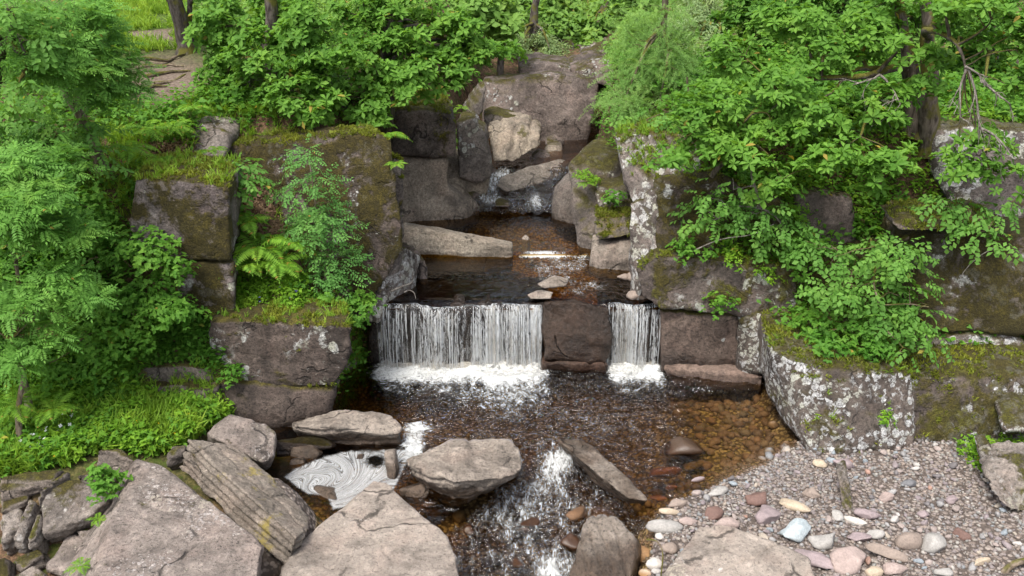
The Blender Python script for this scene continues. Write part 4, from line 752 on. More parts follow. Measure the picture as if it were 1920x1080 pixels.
def leaf(L, W, fold=.25, droop=.3, wide=.68):
    x = np.array([0, .38, wide, 1, wide, .38]) * L; y = np.array([0, .62, 1, 0, -1, -.62]) * W * .5
    z = np.abs(y) * fold - droop * x * x / L
    return np.stack([x, y, z], 1), np.array([[0, 5, 4, 3], [0, 3, 2, 1]])
def diamond(L, W, droop=.2):
    return np.array([[0, 0, 0], [.45 * L, -W / 2, -.02 * L], [L, 0, -droop * L], [.45 * L, W / 2, -.02 * L]]), np.array([[0, 1, 2, 3]])
def rotm(az, tilt, roll=0.):
    ca, sa, ct, st, cr, sr = math.cos(az), math.sin(az), math.cos(tilt), math.sin(tilt), math.cos(roll), math.sin(roll)
    Rz = np.array([[ca, -sa, 0], [sa, ca, 0], [0, 0, 1]]); Ry = np.array([[ct, 0, -st], [0, 1, 0], [st, 0, ct]]); Rx = np.array([[1, 0, 0], [0, cr, -sr], [0, sr, cr]])
    return Rz @ Ry @ Rx
class SB:
    def __init__(s): s.V, s.F, s.r, s.n = [], [], [], 0
    def add(s, vf, M, p, rnd):
        v, f = vf; s.V.append(v @ M.T + p); s.F.append(f + s.n); s.r.append(np.full(len(v), rnd)); s.n += len(v)
    def done(s): return np.concatenate(s.V), np.concatenate(s.F), np.concatenate(s.r)
def mk_sprig(kind, rg):
    b = SB(); U = rg.uniform
    if kind in ('oak', 'oakdark'):
        n = 8; a0 = U(0, 6)
        for i in range(n): b.add(leaf(U(.085, .13), U(.045, .065), .3, U(.1, .5)), rotm(a0 + i * 2.4 + U(-.3, .3), U(-.1, .6), U(-.4, .4)), np.array([0, 0, U(0, .05)]), U(0, 1))
    elif kind == 'far':
        for i in range(9): b.add(leaf(U(.12, .2), U(.08, .12), .3, .3), rotm(U(0, 6.28), U(-.3, .7), U(-.5, .5)), rg.normal(0, .07, 3), U(0, 1))
    elif kind in ('rowan',):
        for i in range(5):
            M = rotm(i * 1.3 + U(-.3, .3), U(-.1, .4), U(-.2, .2)); L = U(.17, .25); k = 6
            for j in range(k):
                x = L * (.2 + .75 * j / k); s_ = 1 - .35 * abs(j / k - .45)
                for sd in (-1, 1): b.add(diamond(.062 * s_, .024 * s_, .25), M @ rotm(sd * 1.05, U(-.15, .15)), M @ np.array([x, 0, -.8 * x * x]), U(0, 1))
            b.add(diamond(.06, .022), M, M @ np.array([L * .95, 0, -.8 * L * L]), U(0, 1))
    elif kind == 'hazel':
        for i in range(8):
            x = .05 + i * .035; sd = 1 if i % 2 else -1
            b.add(leaf(U(.075, .11), U(.055, .08), .15, .35, .55), rotm(sd * U(.7, 1.2), U(-.25, .25), U(-.3, .3)), np.array([x, 0, -.3 * x * x]), U(0, 1))
    elif kind == 'bramble':
        for i in range(4):
            p = rg.normal(0, .06, 3); az = U(0, 6.28); tl = U(-.1, .5)
            for d in (-1.1, 0, 1.1): b.add(leaf(U(.05, .08), U(.038, .055), .2, .3, .55), rotm(az + d, tl, U(-.2, .2)), p, U(0, 1))
    elif kind == 'cover':
        for i in range(10): b.add(diamond(U(.06, .1), U(.045, .065), .25), rotm(U(0, 6.28), U(-.2, .6), U(-.3, .3)), rg.normal(0, .07, 3), U(0, 1))
    elif kind == 'farcover':
        for i in range(9): b.add(diamond(U(.12, .2), U(.08, .12), .25), rotm(U(0, 6.28), U(-.3, .7), U(-.5, .5)), rg.normal(0, .07, 3), U(0, 1))
    elif kind == 'weed':
        for i in range(9): b.add(leaf(U(.04, .08), U(.025, .05), .2, .4, .55), rotm(U(0, 6.28), U(-.1, .7), U(-.3, .3)), np.array([U(-.05, .05), U(-.05, .05), U(0, .1)]), U(0, 1))
    elif kind == 'birch':
        for i in range(12): b.add(leaf(U(.03, .05), U(.022, .034), .15, .3, .5), rotm((1 if i % 2 else -1) * U(.5, 1.3), U(-.3, .3), U(-.4, .4)), np.array([.02 + i * .017, 0, U(-.01, .01)]), U(0, 1))
    elif kind == 'larch':
        for i in range(16):
            x = i * .022; p = np.array([x, 0, -.7 * x * x])
            for j in range(5): b.add(diamond(U(.03, .05), .006, .1), rotm(U(0, 6.28), U(-.2, 1.1)), p, U(0, 1))
    elif kind == 'willow':
        for i in range(12): b.add(diamond(U(.07, .11), U(.02, .03), .3), rotm(U(0, 6.28), U(-.4, .8), U(-.5, .5)), rg.normal(0, .05, 3), U(0, 1))
    elif kind in ('grass', 'moss'):
        for i in range(9):
            az = U(0, 6.28); L = U(.1, .22) if kind == 'grass' else U(.03, .06); w_ = .008 if kind == 'grass' else .008; p = np.array([U(-.04, .04), U(-.04, .04), 0]); d = np.array([math.cos(az), math.sin(az), 0]); e = np.array([-d[1], d[0], 0])
            k = U(.2, .8); pts = [p + d * L * k * t_ * t_ + np.array([0, 0, L * (t_ - .35 * k * t_ * t_)]) for t_ in (0, .5, 1)]
            v = np.array([pts[0] - e * w_, pts[0] + e * w_, pts[1] + e * w_ * .8, pts[1] - e * w_ * .8, pts[2] + e * .001, pts[2] - e * .001])
            b.V.append(v); b.F.append(np.array([[0, 1, 2, 3], [3, 2, 4, 5]]) + b.n); b.r.append(np.full(6, U(0, 1))); b.n += 6
    elif kind in ('petal', 'yellow', 'blue'):
        for i in range(4): b.add(leaf(.022, .018, .1, .1, .6), rotm(i * 1.57, .3), np.array([0, 0, 0.]), U(0, 1))
    elif kind == 'dry':
        for i in range(5): b.add(leaf(U(.06, .1), U(.03, .05), .5, -.3), rotm(U(0, 6.28), U(-.2, .3), U(-.6, .6)), np.array([U(-.1, .1), U(-.1, .1), .01]), U(0, 1))
    return b.done()
_rg = np.random.default_rng(11)
SPR = {k: [mk_sprig(k, _rg) for _ in range(5)] for k in ('cover', 'farcover', 'oak', 'far', 'rowan', 'hazel', 'bramble', 'weed', 'birch', 'larch', 'willow', 'grass', 'moss', 'petal', 'yellow', 'blue', 'dry')}
SPR['oakdark'] = SPR['oak']
def nrm(a): return a / (np.linalg.norm(a, axis=-1, keepdims=True) + 1e-9)
def foliage(name, kind, pos, xd, zd, sc, parent=None, org=None, seed=0, mat=None):
    """one mesh of many sprigs; pos, xd (growth direction), zd (face normal), sc per sprig"""
    rg = np.random.default_rng(seed + 1000); pos = np.asarray(pos, float); n = len(pos)
    z = nrm(zd); x = nrm(xd - (xd * z).sum(1, keepdims=True) * z); y = np.cross(z, x); Rm = np.stack([x, y, z], -1)
    if org is None: org = np.array([pos[:, 0].mean(), pos[:, 1].mean(), pos[:, 2].min()])
    sel = rg.integers(0, 5, n); VV, FF, RR, o = [], [], [], 0
    for k in range(5):
        i = np.where(sel == k)[0]
        if not len(i): continue
        v, f, r = SPR[kind][k]; a = np.einsum('nij,vj->nvi', Rm[i] * np.asarray(sc)[i][:, None, None], v) + (pos[i] - org)[:, None]
        VV.append(a.reshape(-1, 3)); FF.append((f[None] + (np.arange(len(i)) * len(v))[:, None, None] + o).reshape(-1, 4)); o += len(i) * len(v)
        RR.append(np.clip(.65 * r[None] + .35 * rg.random((len(i), 1)), 0, 1).ravel())
    me = mesh_np(name, np.concatenate(VV), np.concatenate(FF), {'rnd': np.concatenate(RR)})
    ob = link(name, me, mat or ML[kind], parent, None if parent else org)
    ob['kind'] = 'stuff'; return ob
NT_ = [0]
def subclumps(pads, rg, dens, flat=.55):
    out = []
    for px, py, Y, wx, hy in pads:
        c = P(px, py, Y); dep = proj(c)[2][0]; rx, rz = wx * dep / F, hy * dep / F; ry = .55 * (rx + rz) 
        n = max(3, int(dens * (rx * rz * 3.14) / .10))
        d = nrm(rg.normal(0, 1, (n, 3))); rr = rg.random((n, 1)) ** .45
        p = c + d * rr * np.array([rx, ry, rz]); out.append(np.hstack([p, rg.uniform(.16, .34, (n, 1)), d * rr]))
    return np.concatenate(out)
def sprigs_in(sub, per, rg, out=1., up=.9, size=1., flat=.42, rs=1.):
    pos, xd, zd = [], [], []
    for x, y, z, r, a, b, c in sub:
        n = max(2, int(per * (r / .28) ** 2)); th = rg.uniform(0, 6.28, n); q = np.sqrt(rg.random(n)); tl = rg.normal(0, .22, 2)
        dx, dy = q * np.cos(th), q * np.sin(th)
        p = np.stack([dx, dy, flat * (1 - q * q) + rg.normal(0, .12, n) + tl[0] * dx + tl[1] * dy - .25 * q * q], 1) * r * rs + [x, y, z]
        o = np.stack([dx, dy, -.1 + 0 * q], 1) + np.array([a, b, c]) * .3
        pos.append(p); xd.append(o + rg.normal(0, .35, (n, 3)))
        zd.append(np.array([0, 0, up]) + np.stack([dx, dy, 0 * q], 1) * .45 * out + np.array([a, b, c]) * .35 + np.array([0, -.22, 0]) + rg.normal(0, .28, (n, 3)))
    pos = np.concatenate(pos); return pos, np.concatenate(xd), np.concatenate(zd), rg.uniform(.75, 1.25, len(pos)) * size
def tree(name, label, cat, trunk, r0, pads, kind, dens=1., per=14, size=1., limbs=None, barkm=None, group=None, twigs=True, base=None, rs=1., extra=None):
    NT_[0] += 1; seed = NT_[0] * 17; rg = np.random.default_rng(seed)
    trunk = np.asarray(trunk, float); b = trunk[0].copy()
    root = empty(name, b, label, cat, group)
    paths = []; tp = spline(trunk, 16, r0 * 1.5, seed); rad = np.linspace(r0, r0 * .38, 16); rad[0] *= 1.35
    paths.append((tp, rad)); nodes = [tp[4:]]; lr = [rad[4:]]
    for L in (limbs or []):
        L = np.asarray(L, float); lp = spline(L, 16, .12, seed + 3); paths.append((lp, np.linspace(r0 * .36, r0 * .08, 16))); nodes.append(lp); lr.append(paths[-1][1])
    V, Fc = tube(paths, 9, .3, seed); link('trunk', mesh_np('trunk', V - b, Fc), barkm or B_oak, root)
    if len(pads):
        sub = subclumps(pads, rg, dens)
        # a bough from the trunk to every pad, a twig from it to every spray
        bo = []
        for px, py, Y, wx, hy in pads:
            c = P(px, py, Y); nd = np.concatenate(nodes); rr = np.concatenate(lr); i = np.argmin(np.linalg.norm(nd - c, axis=1) + .3 * np.maximum(0, nd[:, 2] - c[2]))
            mid = (nd[i] + c) / 2 + np.array([0, 0, .12 * np.linalg.norm(c - nd[i])]) + rg.normal(0, .08, 3)
            s = spline([nd[i], mid, c], 9, .15, seed + len(bo)); bo.append((s, np.linspace(min(rr[i] * .8, .05 + .012 * np.linalg.norm(c - nd[i])), .008, 9)))
        nd = np.concatenate([x[0] for x in bo] + nodes)
        tw = []
        if twigs:
            for s_ in sub:
                c = s_[:3]; i = np.argmin(np.linalg.norm(nd - c, axis=1)); a = nd[i]; mid = (a + c) / 2 + rg.normal(0, .05, 3) + [0, 0, .03]
                tw.append((spline([a, mid, c], 5), np.linspace(.009, .003, 5)))
        V, Fc = tube(bo, 6, .2, seed + 1); o = len(V)
        if tw: V2, F2 = tube(tw, 4); V = np.concatenate([V, V2]); Fc = np.concatenate([Fc, F2 + o])
        link('branches', mesh_np('branches', V - b, Fc), barkm or B_oak, root)['kind'] = 'stuff'
        pos, xd, zd, sc = sprigs_in(sub, per, rg, size=size, rs=rs)
        foliage('crown', kind, pos, xd, zd, sc, root, b, seed)
    return root
def gz(x, y): return float(ground_z(np.array([x]), np.array([y]))[0])
def onground(px, Y, up=0.):          # the ground point at distance Y below a photo column
    z = 2.
    for _ in range(12):
        dep = Y * _c + (H - z) * _s; x = (px - 960) / F * dep; z = gz(x, Y)
    return np.array([x, Y, z + up])
oak = 'oak'
# oaks overhanging from the left plateau
b = onground(505, 16.6); tree('oak_tree', 'leafy oak overhanging the grey outcrop between path and gorge', 'tree', [b, b + [.1, 0, .8], b + [.3, -.2, 1.9], b + [.2, .1, 3.2]], .17,
  [(425, 50, 17, 65, 60), (515, 35, 16.8, 80, 60), (600, 55, 16.4, 70, 60), (425, 130, 16.6, 55, 45), (515, 125, 16, 80, 50), (615, 140, 15.8, 60, 45), (570, 190, 15.4, 70, 35), (470, 165, 16.4, 60, 28), (590, 225, 15.2, 50, 18)], oak, 1.5, 13, 1.15)
b = onground(690, 17.4); tree('oak_tree', 'broad bright oak leaning over the gorge, left of the massive boulder', 'tree', [b, b + [.1, -.1, .9], b + [.5, -.1, 2.0], b + [.9, 0, 3.2]], .17,
  [(690, 35, 17.5, 70, 60), (780, 45, 17.6, 80, 60), (865, 60, 17.8, 60, 50), (715, 115, 16.9, 80, 50), (810, 125, 17, 70, 50), (890, 110, 17.6, 60, 40), (930, 100, 18.2, 40, 25), (680, 185, 16.3, 60, 40), (750, 165, 16.6, 50, 28), (850, 148, 17.4, 45, 26), (700, 225, 16, 40, 15)], oak, 1.5, 13, 1.15)
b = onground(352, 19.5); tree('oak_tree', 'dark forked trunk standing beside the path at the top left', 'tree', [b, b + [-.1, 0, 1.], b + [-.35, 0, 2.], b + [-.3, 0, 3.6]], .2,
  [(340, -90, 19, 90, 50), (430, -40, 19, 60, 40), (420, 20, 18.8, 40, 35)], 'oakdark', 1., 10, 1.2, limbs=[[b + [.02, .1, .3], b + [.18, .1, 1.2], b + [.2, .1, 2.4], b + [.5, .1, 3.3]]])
b = onground(306, 27); tree('oak_tree', 'distant thin trunk on the grass clearing at the top left', 'tree', [b, b + [0, 0, 1.2], b + [.1, 0, 2.6], b + [.1, 0, 4]], .13, [(300, -120, 27, 90, 50)], 'far', .8, 8, 1.2)
# left bank
b = onground(190, 13.6); tree('rowan_tree', 'feathery rowan filling the upper left corner', 'tree', [b, b + [0, -.1, .7], b + [-.1, -.4, 1.4], b + [-.3, -.6, 2.4]], .1,
  [(110, 50, 12.6, 80, 55), (190, 50, 13, 45, 55), (40, 40, 12.2, 60, 40), (180, 120, 12.6, 60, 35), (220, 150, 13, 40, 28), (110, 125, 12.2, 55, 40), (50, 120, 11.8, 55, 30), (165, 185, 13, 45, 25)], 'rowan', 1.3, 12, 1.15, barkm=B_twig)
b = onground(10, 12.6); tree('oak_tree', 'leaning brown trunk with yellowish sprays at the left edge', 'tree', [b, b + [0, 0, .9], P(10, 95, 12.0), P(55, 115, 11.8)], .13, [(20, 20, 11.6, 40, 25), (40, 75, 11.6, 35, 12), (30, 150, 11.5, 40, 14), (-60, 60, 11.6, 60, 50)], 'hazel', 1., 10, .9)
b = onground(100, 13.2); tree('shrub', 'shaded dark shrub below the feathery rowan on the left', 'shrub', [b, b + [0, 0, .4], b + [.1, -.1, .9]], .05, [(40, 220, 13, 60, 45), (120, 250, 13, 60, 40), (190, 250, 13.2, 40, 40), (30, 290, 12.5, 50, 40), (150, 300, 12.8, 60, 25)], 'hazel', 1.2, 12, 1., barkm=B_twig)
b = onground(60, 10.7); tree('rowan_bush', 'rowan bush with feathery leaves midway down the left edge', 'shrub', [b, b + [0, .1, .8], b + [.1, .2, 1.6], b + [.1, .3, 2.3]], .06,
  [(60, 320, 11.3, 70, 38), (105, 375, 11, 55, 38), (30, 400, 10.8, 55, 40), (125, 430, 11, 42, 32), (60, 460, 10.7, 60, 35), (-40, 350, 11, 60, 60)], 'rowan', 1.3, 12, 1.1, barkm=B_twig)
b = onground(40, 10.0); tree('rowan_bush', 'lower rowan bush drooping over the weeds at the left edge', 'shrub', [b, b + [0, .1, .5], b + [.1, .2, 1.0], b + [.1, .2, 1.5]], .05,
  [(100, 515, 10.6, 55, 35), (40, 550, 10.4, 50, 38), (120, 590, 10.5, 45, 35), (60, 620, 10.3, 55, 32), (15, 670, 10.2, 40, 28), (-50, 560, 10.3, 50, 60)], 'rowan', 1.2, 12, 1.05, barkm=B_twig)
for k, (pads, lab) in enumerate((
   ([(185, 480, 12.1, 40, 50), (225, 440, 12.2, 40, 35), (245, 500, 12.0, 35, 35), (170, 390, 12.4, 35, 40)], 'bramble thicket climbing left of the tall mossy block'),
   ([(295, 470, 11.95, 40, 32), (330, 520, 11.9, 32, 32), (290, 540, 11.9, 40, 32)], 'bramble sprays hanging over the face of the tall mossy block'),
   ([(215, 570, 11.7, 45, 40), (290, 600, 11.6, 45, 35), (345, 600, 11.7, 35, 30), (240, 640, 11.5, 40, 28)], 'bramble bush spilling onto the ledge left of the lichen-ringed block'),
   ([(150, 640, 11.2, 45, 40), (95, 680, 10.9, 45, 35), (190, 680, 11.2, 40, 25)], 'bramble bush rooted above the weeds on the left bank'))):
    c = P(pads[0][0], pads[0][1] + 30, pads[0][2] + .25); tree('bramble_bush', lab, 'bush', [c + [0, .15, -.3], c + [0, .1, 0], c + [0, 0, .25]], .025, pads, 'bramble', 1.5, 17, 1., barkm=B_twig)
c = onground(445, 13.3); tree('shrub', 'little round-leaved shrub on the slope between the left blocks', 'shrub', [c, c + [0, 0, .25], c + [.05, 0, .5]], .02, [(438, 322, 13.2, 28, 22)], 'hazel', 1.6, 14, .95, barkm=B_twig)
b = P(612, 565, 13.15); tree('birch_sapling', 'upright bright sapling growing in front of the broad leaning slab', 'sapling', [b, P(608, 480, 13.25), P(592, 380, 13.35), P(578, 285, 13.4)], .025,
  [(577, 300, 13.4, 14, 25), (580, 345, 13.35, 30, 28), (600, 385, 13.3, 38, 28), (585, 420, 13.25, 40, 26), (622, 430, 13.2, 32, 26), (615, 475, 13.15, 38, 26), (600, 520, 13.1, 38, 24), (635, 495, 13.1, 24, 24)], 'birch', 1.8, 20, 1.25, barkm=B_twig)
c = P(645, 580, 13.0); tree('bramble_bush', 'low bright bramble between the sapling and the waterfall lip', 'bush', [c, c + [0, 0, .2], c + [.1, 0, .35]], .02, [(635, 560, 12.95, 38, 22), (680, 575, 13.1, 22, 14), (600, 575, 12.8, 22, 12)], 'bramble', 1.6, 16, .9, barkm=B_twig)
# right bank
b = onground(1712, 15.2); tree('oak_tree', 'gnarled oak spreading over the right cliff', 'tree', [b, P(1715, 180, 15.1), P(1705, 100, 15), P(1690, 0, 15)], .2,
  [(1290, 255, 14, 55, 42), (1255, 310, 13.9, 45, 25), (1350, 215, 14.2, 70, 48), (1375, 290, 13.6, 55, 35), (1440, 165, 14.4, 70, 48), (1450, 245, 13.8, 60, 42), (1470, 335, 13.4, 55, 28), (1545, 115, 14.6, 70, 48), (1540, 215, 13.8, 60, 45), (1570, 305, 13.2, 65, 35), (1640, 325, 13.1, 48, 34), (1685, 310, 13.1, 35, 30), (1635, 195, 14, 48, 36), (1620, 70, 14.8, 70, 45), (1500, 50, 15.2, 80, 45), (1395, 110, 15.2, 70, 50), (1660, 10, 15, 60, 30), (1690, 95, 14.2, 45, 22), (1735, 165, 13.9, 32, 18), (1665, 240, 13.8, 36, 22), (1770, 110, 13.9, 36, 20)], oak, 1.5, 13, 1.1,
  limbs=[[P(1710, 130, 15.05), P(1660, 125, 14.8), P(1600, 135, 14.5), P(1560, 170, 14.2)], [P(1710, 120, 15.05), P(1620, 140, 14.4), P(1480, 160, 14.3), P(1360, 260, 14)], [P(1712, 150, 15.1), P(1640, 190, 14.2), P(1610, 260, 13.6)]], barkm=B_moss)
b = onground(1745, 15.0); tree('oak_tree', 'second oak on the right cliff with a mossy arched limb ending in bare twigs', 'tree', [b, P(1742, 170, 14.9), P(1745, 80, 14.8), P(1740, 0, 14.8)], .19,
  [(1790, 15, 13.2, 60, 28), (1860, 35, 12.9, 60, 35), (1900, 95, 12.7, 40, 38), (1815, 80, 13.2, 50, 26), (1760, 45, 13.5, 35, 25), (1905, 160, 12.8, 28, 25), (1830, 265, 13, 45, 26), (1800, 305, 12.9, 45, 26), (1860, 325, 12.8, 38, 24), (1960, 60, 12.8, 50, 60)], oak, 1.4, 14, 1.05,
  limbs=[[P(1742, 70, 14.7), P(1735, 62, 14), P(1765, 60, 13.4), P(1795, 85, 13.1), P(1810, 125, 13)]], barkm=B_moss)
rgd = np.random.default_rng(4); dp = []
def bare(p0, p1, r, lvl):
    p0 = np.asarray(p0); p1 = np.asarray(p1); s = spline([p0, (p0 + p1) / 2 + rgd.normal(0, .07 * np.linalg.norm(p1 - p0), 3), p1], 8, .05, len(dp)); dp.append((s, np.linspace(r, r * .4, 8)))
    if lvl:
        for k in range(3 if lvl > 1 else 4):
            i = rgd.integers(2, 8); L = np.linalg.norm(p1 - p0) * rgd.uniform(.3, .6); d = nrm(nrm(p1 - p0) + rgd.normal(0, .6, 3) + [0, 0, -.25]); bare(s[i], s[i] + d * L, r * .45, lvl - 1)
for lab, qs in (('bleached bare twigs dangling from the mossy arched limb at right', (((1810, 125, 13), (1845, 150, 12.8)), ((1815, 128, 13), (1838, 260, 12.7)), ((1840, 150, 12.8), (1895, 195, 12.5)), ((1838, 240, 12.7), (1895, 290, 12.4)), ((1812, 130, 13), (1800, 220, 12.8)))),
                ('tangle of dead brown twigs in front of the gnarled oak trunk', (((1650, 140, 14.4), (1600, 160, 13.9)), ((1650, 140, 14.4), (1690, 195, 13.7))))):
    dp.clear()
    for q in qs: bare(P(*q[0]), P(*q[1]), .022, 2)
    V, Fc = tube(dp, 5); o0 = P(*qs[0][0]); tag(link('dead_branch', mesh_np('dead_branch', V - o0, Fc), B_dead, None, o0), lab, 'branch', None, 'thing')
b = onground(1235, 18); tree('larch_tree', 'pale feathery larch on the right rim of the gorge', 'tree', [b, b + [0, 0, 1.5], b + [.05, 0, 3], b + [.05, 0, 4.6]], .08,
  [(1235, -30, 18, 40, 40), (1240, 30, 18, 50, 40), (1215, 85, 17.8, 60, 38), (1260, 95, 17.8, 55, 38), (1190, 145, 17.4, 55, 35), (1250, 150, 17.4, 60, 35), (1170, 195, 17, 45, 28), (1230, 205, 17, 55, 28)], 'larch', 1.6, 15, 1.35, barkm=B_twig)
b = onground(1290, 15.9); tree('shrub', 'light leafy shrub on top of the lichen-streaked pillar', 'shrub', [b, b + [0, 0, .4], b + [-.1, -.1, .8]], .04, [(1195, 228, 16.4, 38, 14), (1255, 212, 15.9, 45, 22), (1320, 185, 15.8, 45, 32), (1300, 225, 15.6, 35, 15)], 'hazel', 1.3, 12, .95, barkm=B_twig)
b = P(1700, 445, 13.15); tree('hazel_bush', 'hazel bush hanging down the right cliff above the lichen boulders', 'shrub', [b, P(1660, 470, 12.8), P(1640, 520, 12.4), P(1650, 570, 12.1)], .035,
  [(1560, 465, 12.9, 60, 28), (1640, 470, 12.7, 60, 32), (1705, 495, 12.5, 42, 34), (1590, 530, 12.5, 70, 32), (1680, 555, 12.2, 55, 36), (1740, 575, 12.1, 34, 32), (1640, 605, 12, 50, 22), (1715, 625, 11.9, 34, 24), (1690, 655, 11.7, 34, 16)], 'hazel', 1.5, 13, .95, barkm=B_twig, limbs=[[P(1690, 450, 13), P(1620, 465, 12.7), P(1570, 480, 12.7)]])
b = P(1530, 672, 12.3); tree('shrub', 'bright low shrub on the mossy shelf above the spotted boulder', 'shrub', [b, b + [0, 0, .3], b + [0, 0, .6]], .03, [(1480, 600, 12.9, 36, 30), (1535, 615, 12.5, 45, 32), (1590, 625, 12.3, 38, 28), (1560, 650, 12, 40, 12)], 'bramble', 1.5, 17, 1., barkm=B_twig)
b = P(1442, 425, 14.0); tree('rowan_sapling', 'slender pale-stemmed rowan growing from the mossy leaning face', 'sapling', [b, P(1425, 380, 13.8), P(1408, 330, 13.7), P(1405, 300, 13.7)], .03, [(1370, 355, 13.8, 48, 26), (1345, 410, 13.75, 38, 26), (1425, 400, 13.7, 35, 28), (1390, 435, 13.7, 36, 16), (1470, 440, 13.6, 36, 14)], 'hazel', 1.2, 12, .95, barkm=B_dead)
b = P(1880, 440, 12.9); tree('shrub', 'hazel spray drooping over the flat moss-topped slab', 'shrub', [b, b + [-.1, -.1, .1], b + [-.25, -.2, .15]], .02, [(1855, 428, 12.5, 45, 18), (1800, 400, 12.7, 50, 14), (1890, 385, 12.8, 40, 20)], 'hazel', 1.3, 12, .95, barkm=B_twig)
for i, (px, py, Y, w_, h_, lab) in enumerate(((1355, 572, 13.3, 26, 15, 'small leafy plant rooted in the joint above the dark wall'), (1385, 492, 13.5, 24, 16, 'pale-leaved plant on the ledge under the mossy leaning face'), (1300, 470, 13.7, 36, 9, 'row of seedlings along the ledge above the lichen-patched block'), (1440, 520, 13.4, 22, 20, 'small plant in the crack right of the lichen-patched block'), (1500, 480, 13.5, 40, 35, 'dark bilberry clump on the shaded right ledge'), (1100, 330, 16.9, 15, 14, 'tuft of leaves on the stepped block right of the pool'), (1150, 375, 16.2, 22, 8, 'creeping plant on the shelf above the moss-capped step'), (1480, 395, 14, 35, 20, 'dense green clump at the foot of the rowan sapling'), (440, 705, 11.75, 14, 9, 'small bright plant on the lichen-ringed block'), (385, 740, 11.65, 18, 20, 'ferny grass clump on the lowest brown ledge'), (1640, 660, 11.7, 14, 10, 'sprig of leaves on the top edge of the spotted boulder'), (1655, 780, 11.2, 12, 16, 'tiny plant in the mossy gully between the two lichen boulders'), (195, 905, 8.9, 12, 14, 'small leafy plant between the speckled rock and the grey slab'))):
    c = P(px, py + h_ * .8, Y + .1); tree('plant', lab, 'plant', [c + [0, .05, -.08], c, c + [0, 0, .06]], .008, [(px, py, Y, w_, h_)], 'bramble' if i % 2 == 0 else 'weed', 2.2, 14, .85, barkm=B_twig, twigs=False, rs=.6)
# trees further up the valley
back = [
 (1000, 27.5, 'willow', [(985, 95, 27, 40, 30), (1020, 80, 27.5, 36, 30), (960, 75, 26.5, 25, 20), (1035, 105, 26.8, 22, 16)], 'grey-green willow bush at the head of the gorge'),
 (930, 24, 'far', [(900, 20, 24, 50, 40), (945, 50, 23.5, 35, 25), (930, 10, 24.5, 40, 30)], 'light green tree behind the gorge oak'),
 (1010, 33, 'far', [(985, 20, 33, 36, 35), (1025, 30, 33, 30, 35), (1000, -20, 33, 50, 25)], 'distant rounded tree above the willow bush'),
 (1050, 30, 'far', [(1050, 35, 29.5, 40, 26), (1010, 40, 29, 26, 22), (1080, 55, 28.6, 20, 16), (1040, 0, 30, 45, 25)], 'low leafy tree filling the gap between willow bush and pale sloping rock'),
 (1090, 36, 'far', [(1075, 15, 38, 26, 22), (1100, 60, 33, 26, 22), (1120, 25, 36, 36, 30)], 'distant tree just right of the valley gap'),
 (1130, 29, 'far', [(1110, 95, 28, 20, 22), (1140, 60, 29, 40, 32), (1160, 25, 30, 45, 32), (1110, 75, 28.5, 22, 18)], 'bright tree behind the pale sloping rock'),
 (1210, 25, 'far', [(1180, 60, 24, 34, 34), (1200, 10, 25, 45, 36), (1175, 100, 23, 25, 20)], 'tree rising behind the larch'),
 (1320, 22, 'willow', [(1300, 70, 21, 50, 45), (1340, 100, 20, 45, 40), (1310, 20, 22, 60, 40), (1290, 130, 20, 36, 30)], 'pale hazy tree right of the larch'),
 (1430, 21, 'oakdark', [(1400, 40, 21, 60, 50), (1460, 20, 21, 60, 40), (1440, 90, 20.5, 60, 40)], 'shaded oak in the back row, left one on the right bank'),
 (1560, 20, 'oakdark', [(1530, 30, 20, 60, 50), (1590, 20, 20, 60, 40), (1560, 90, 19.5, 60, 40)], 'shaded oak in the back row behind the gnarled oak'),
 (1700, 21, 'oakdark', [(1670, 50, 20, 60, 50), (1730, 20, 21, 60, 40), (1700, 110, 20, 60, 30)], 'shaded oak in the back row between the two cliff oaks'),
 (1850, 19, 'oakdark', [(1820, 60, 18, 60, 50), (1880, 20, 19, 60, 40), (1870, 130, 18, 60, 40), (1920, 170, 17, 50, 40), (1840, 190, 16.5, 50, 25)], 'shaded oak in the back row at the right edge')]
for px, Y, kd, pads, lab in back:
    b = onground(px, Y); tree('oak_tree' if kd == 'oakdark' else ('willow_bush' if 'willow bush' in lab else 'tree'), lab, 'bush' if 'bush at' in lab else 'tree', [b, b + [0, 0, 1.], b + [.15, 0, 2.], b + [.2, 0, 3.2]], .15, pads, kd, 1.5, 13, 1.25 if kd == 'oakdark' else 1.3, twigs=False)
# the wood that closes the valley
rg = np.random.default_rng(77); n = 4200
X = rg.uniform(-6, 42, n); Y = rg.uniform(38, 62, n); Z = ground_z(X, Y) + rg.random(n) ** 1.0 * np.where(np.abs(X - 3.6 - (Y - 38) * .05) < 1.6, .8, 7.0)
ML['cover'] = ML['bramble']; ML['farcover'] = ML['far']
foliage('distant_wood', 'farcover', np.stack([X, Y, Z], 1), rg.normal(0, 1, (n, 3)), rg.normal(0, .5, (n, 3)) + [0, -.4, 1], rg.uniform(2., 3.4, n), seed=5); tag(bpy.data.objects['distant_wood'], 'distant wood closing the head of the valley', 'woodland', kind='stuff')

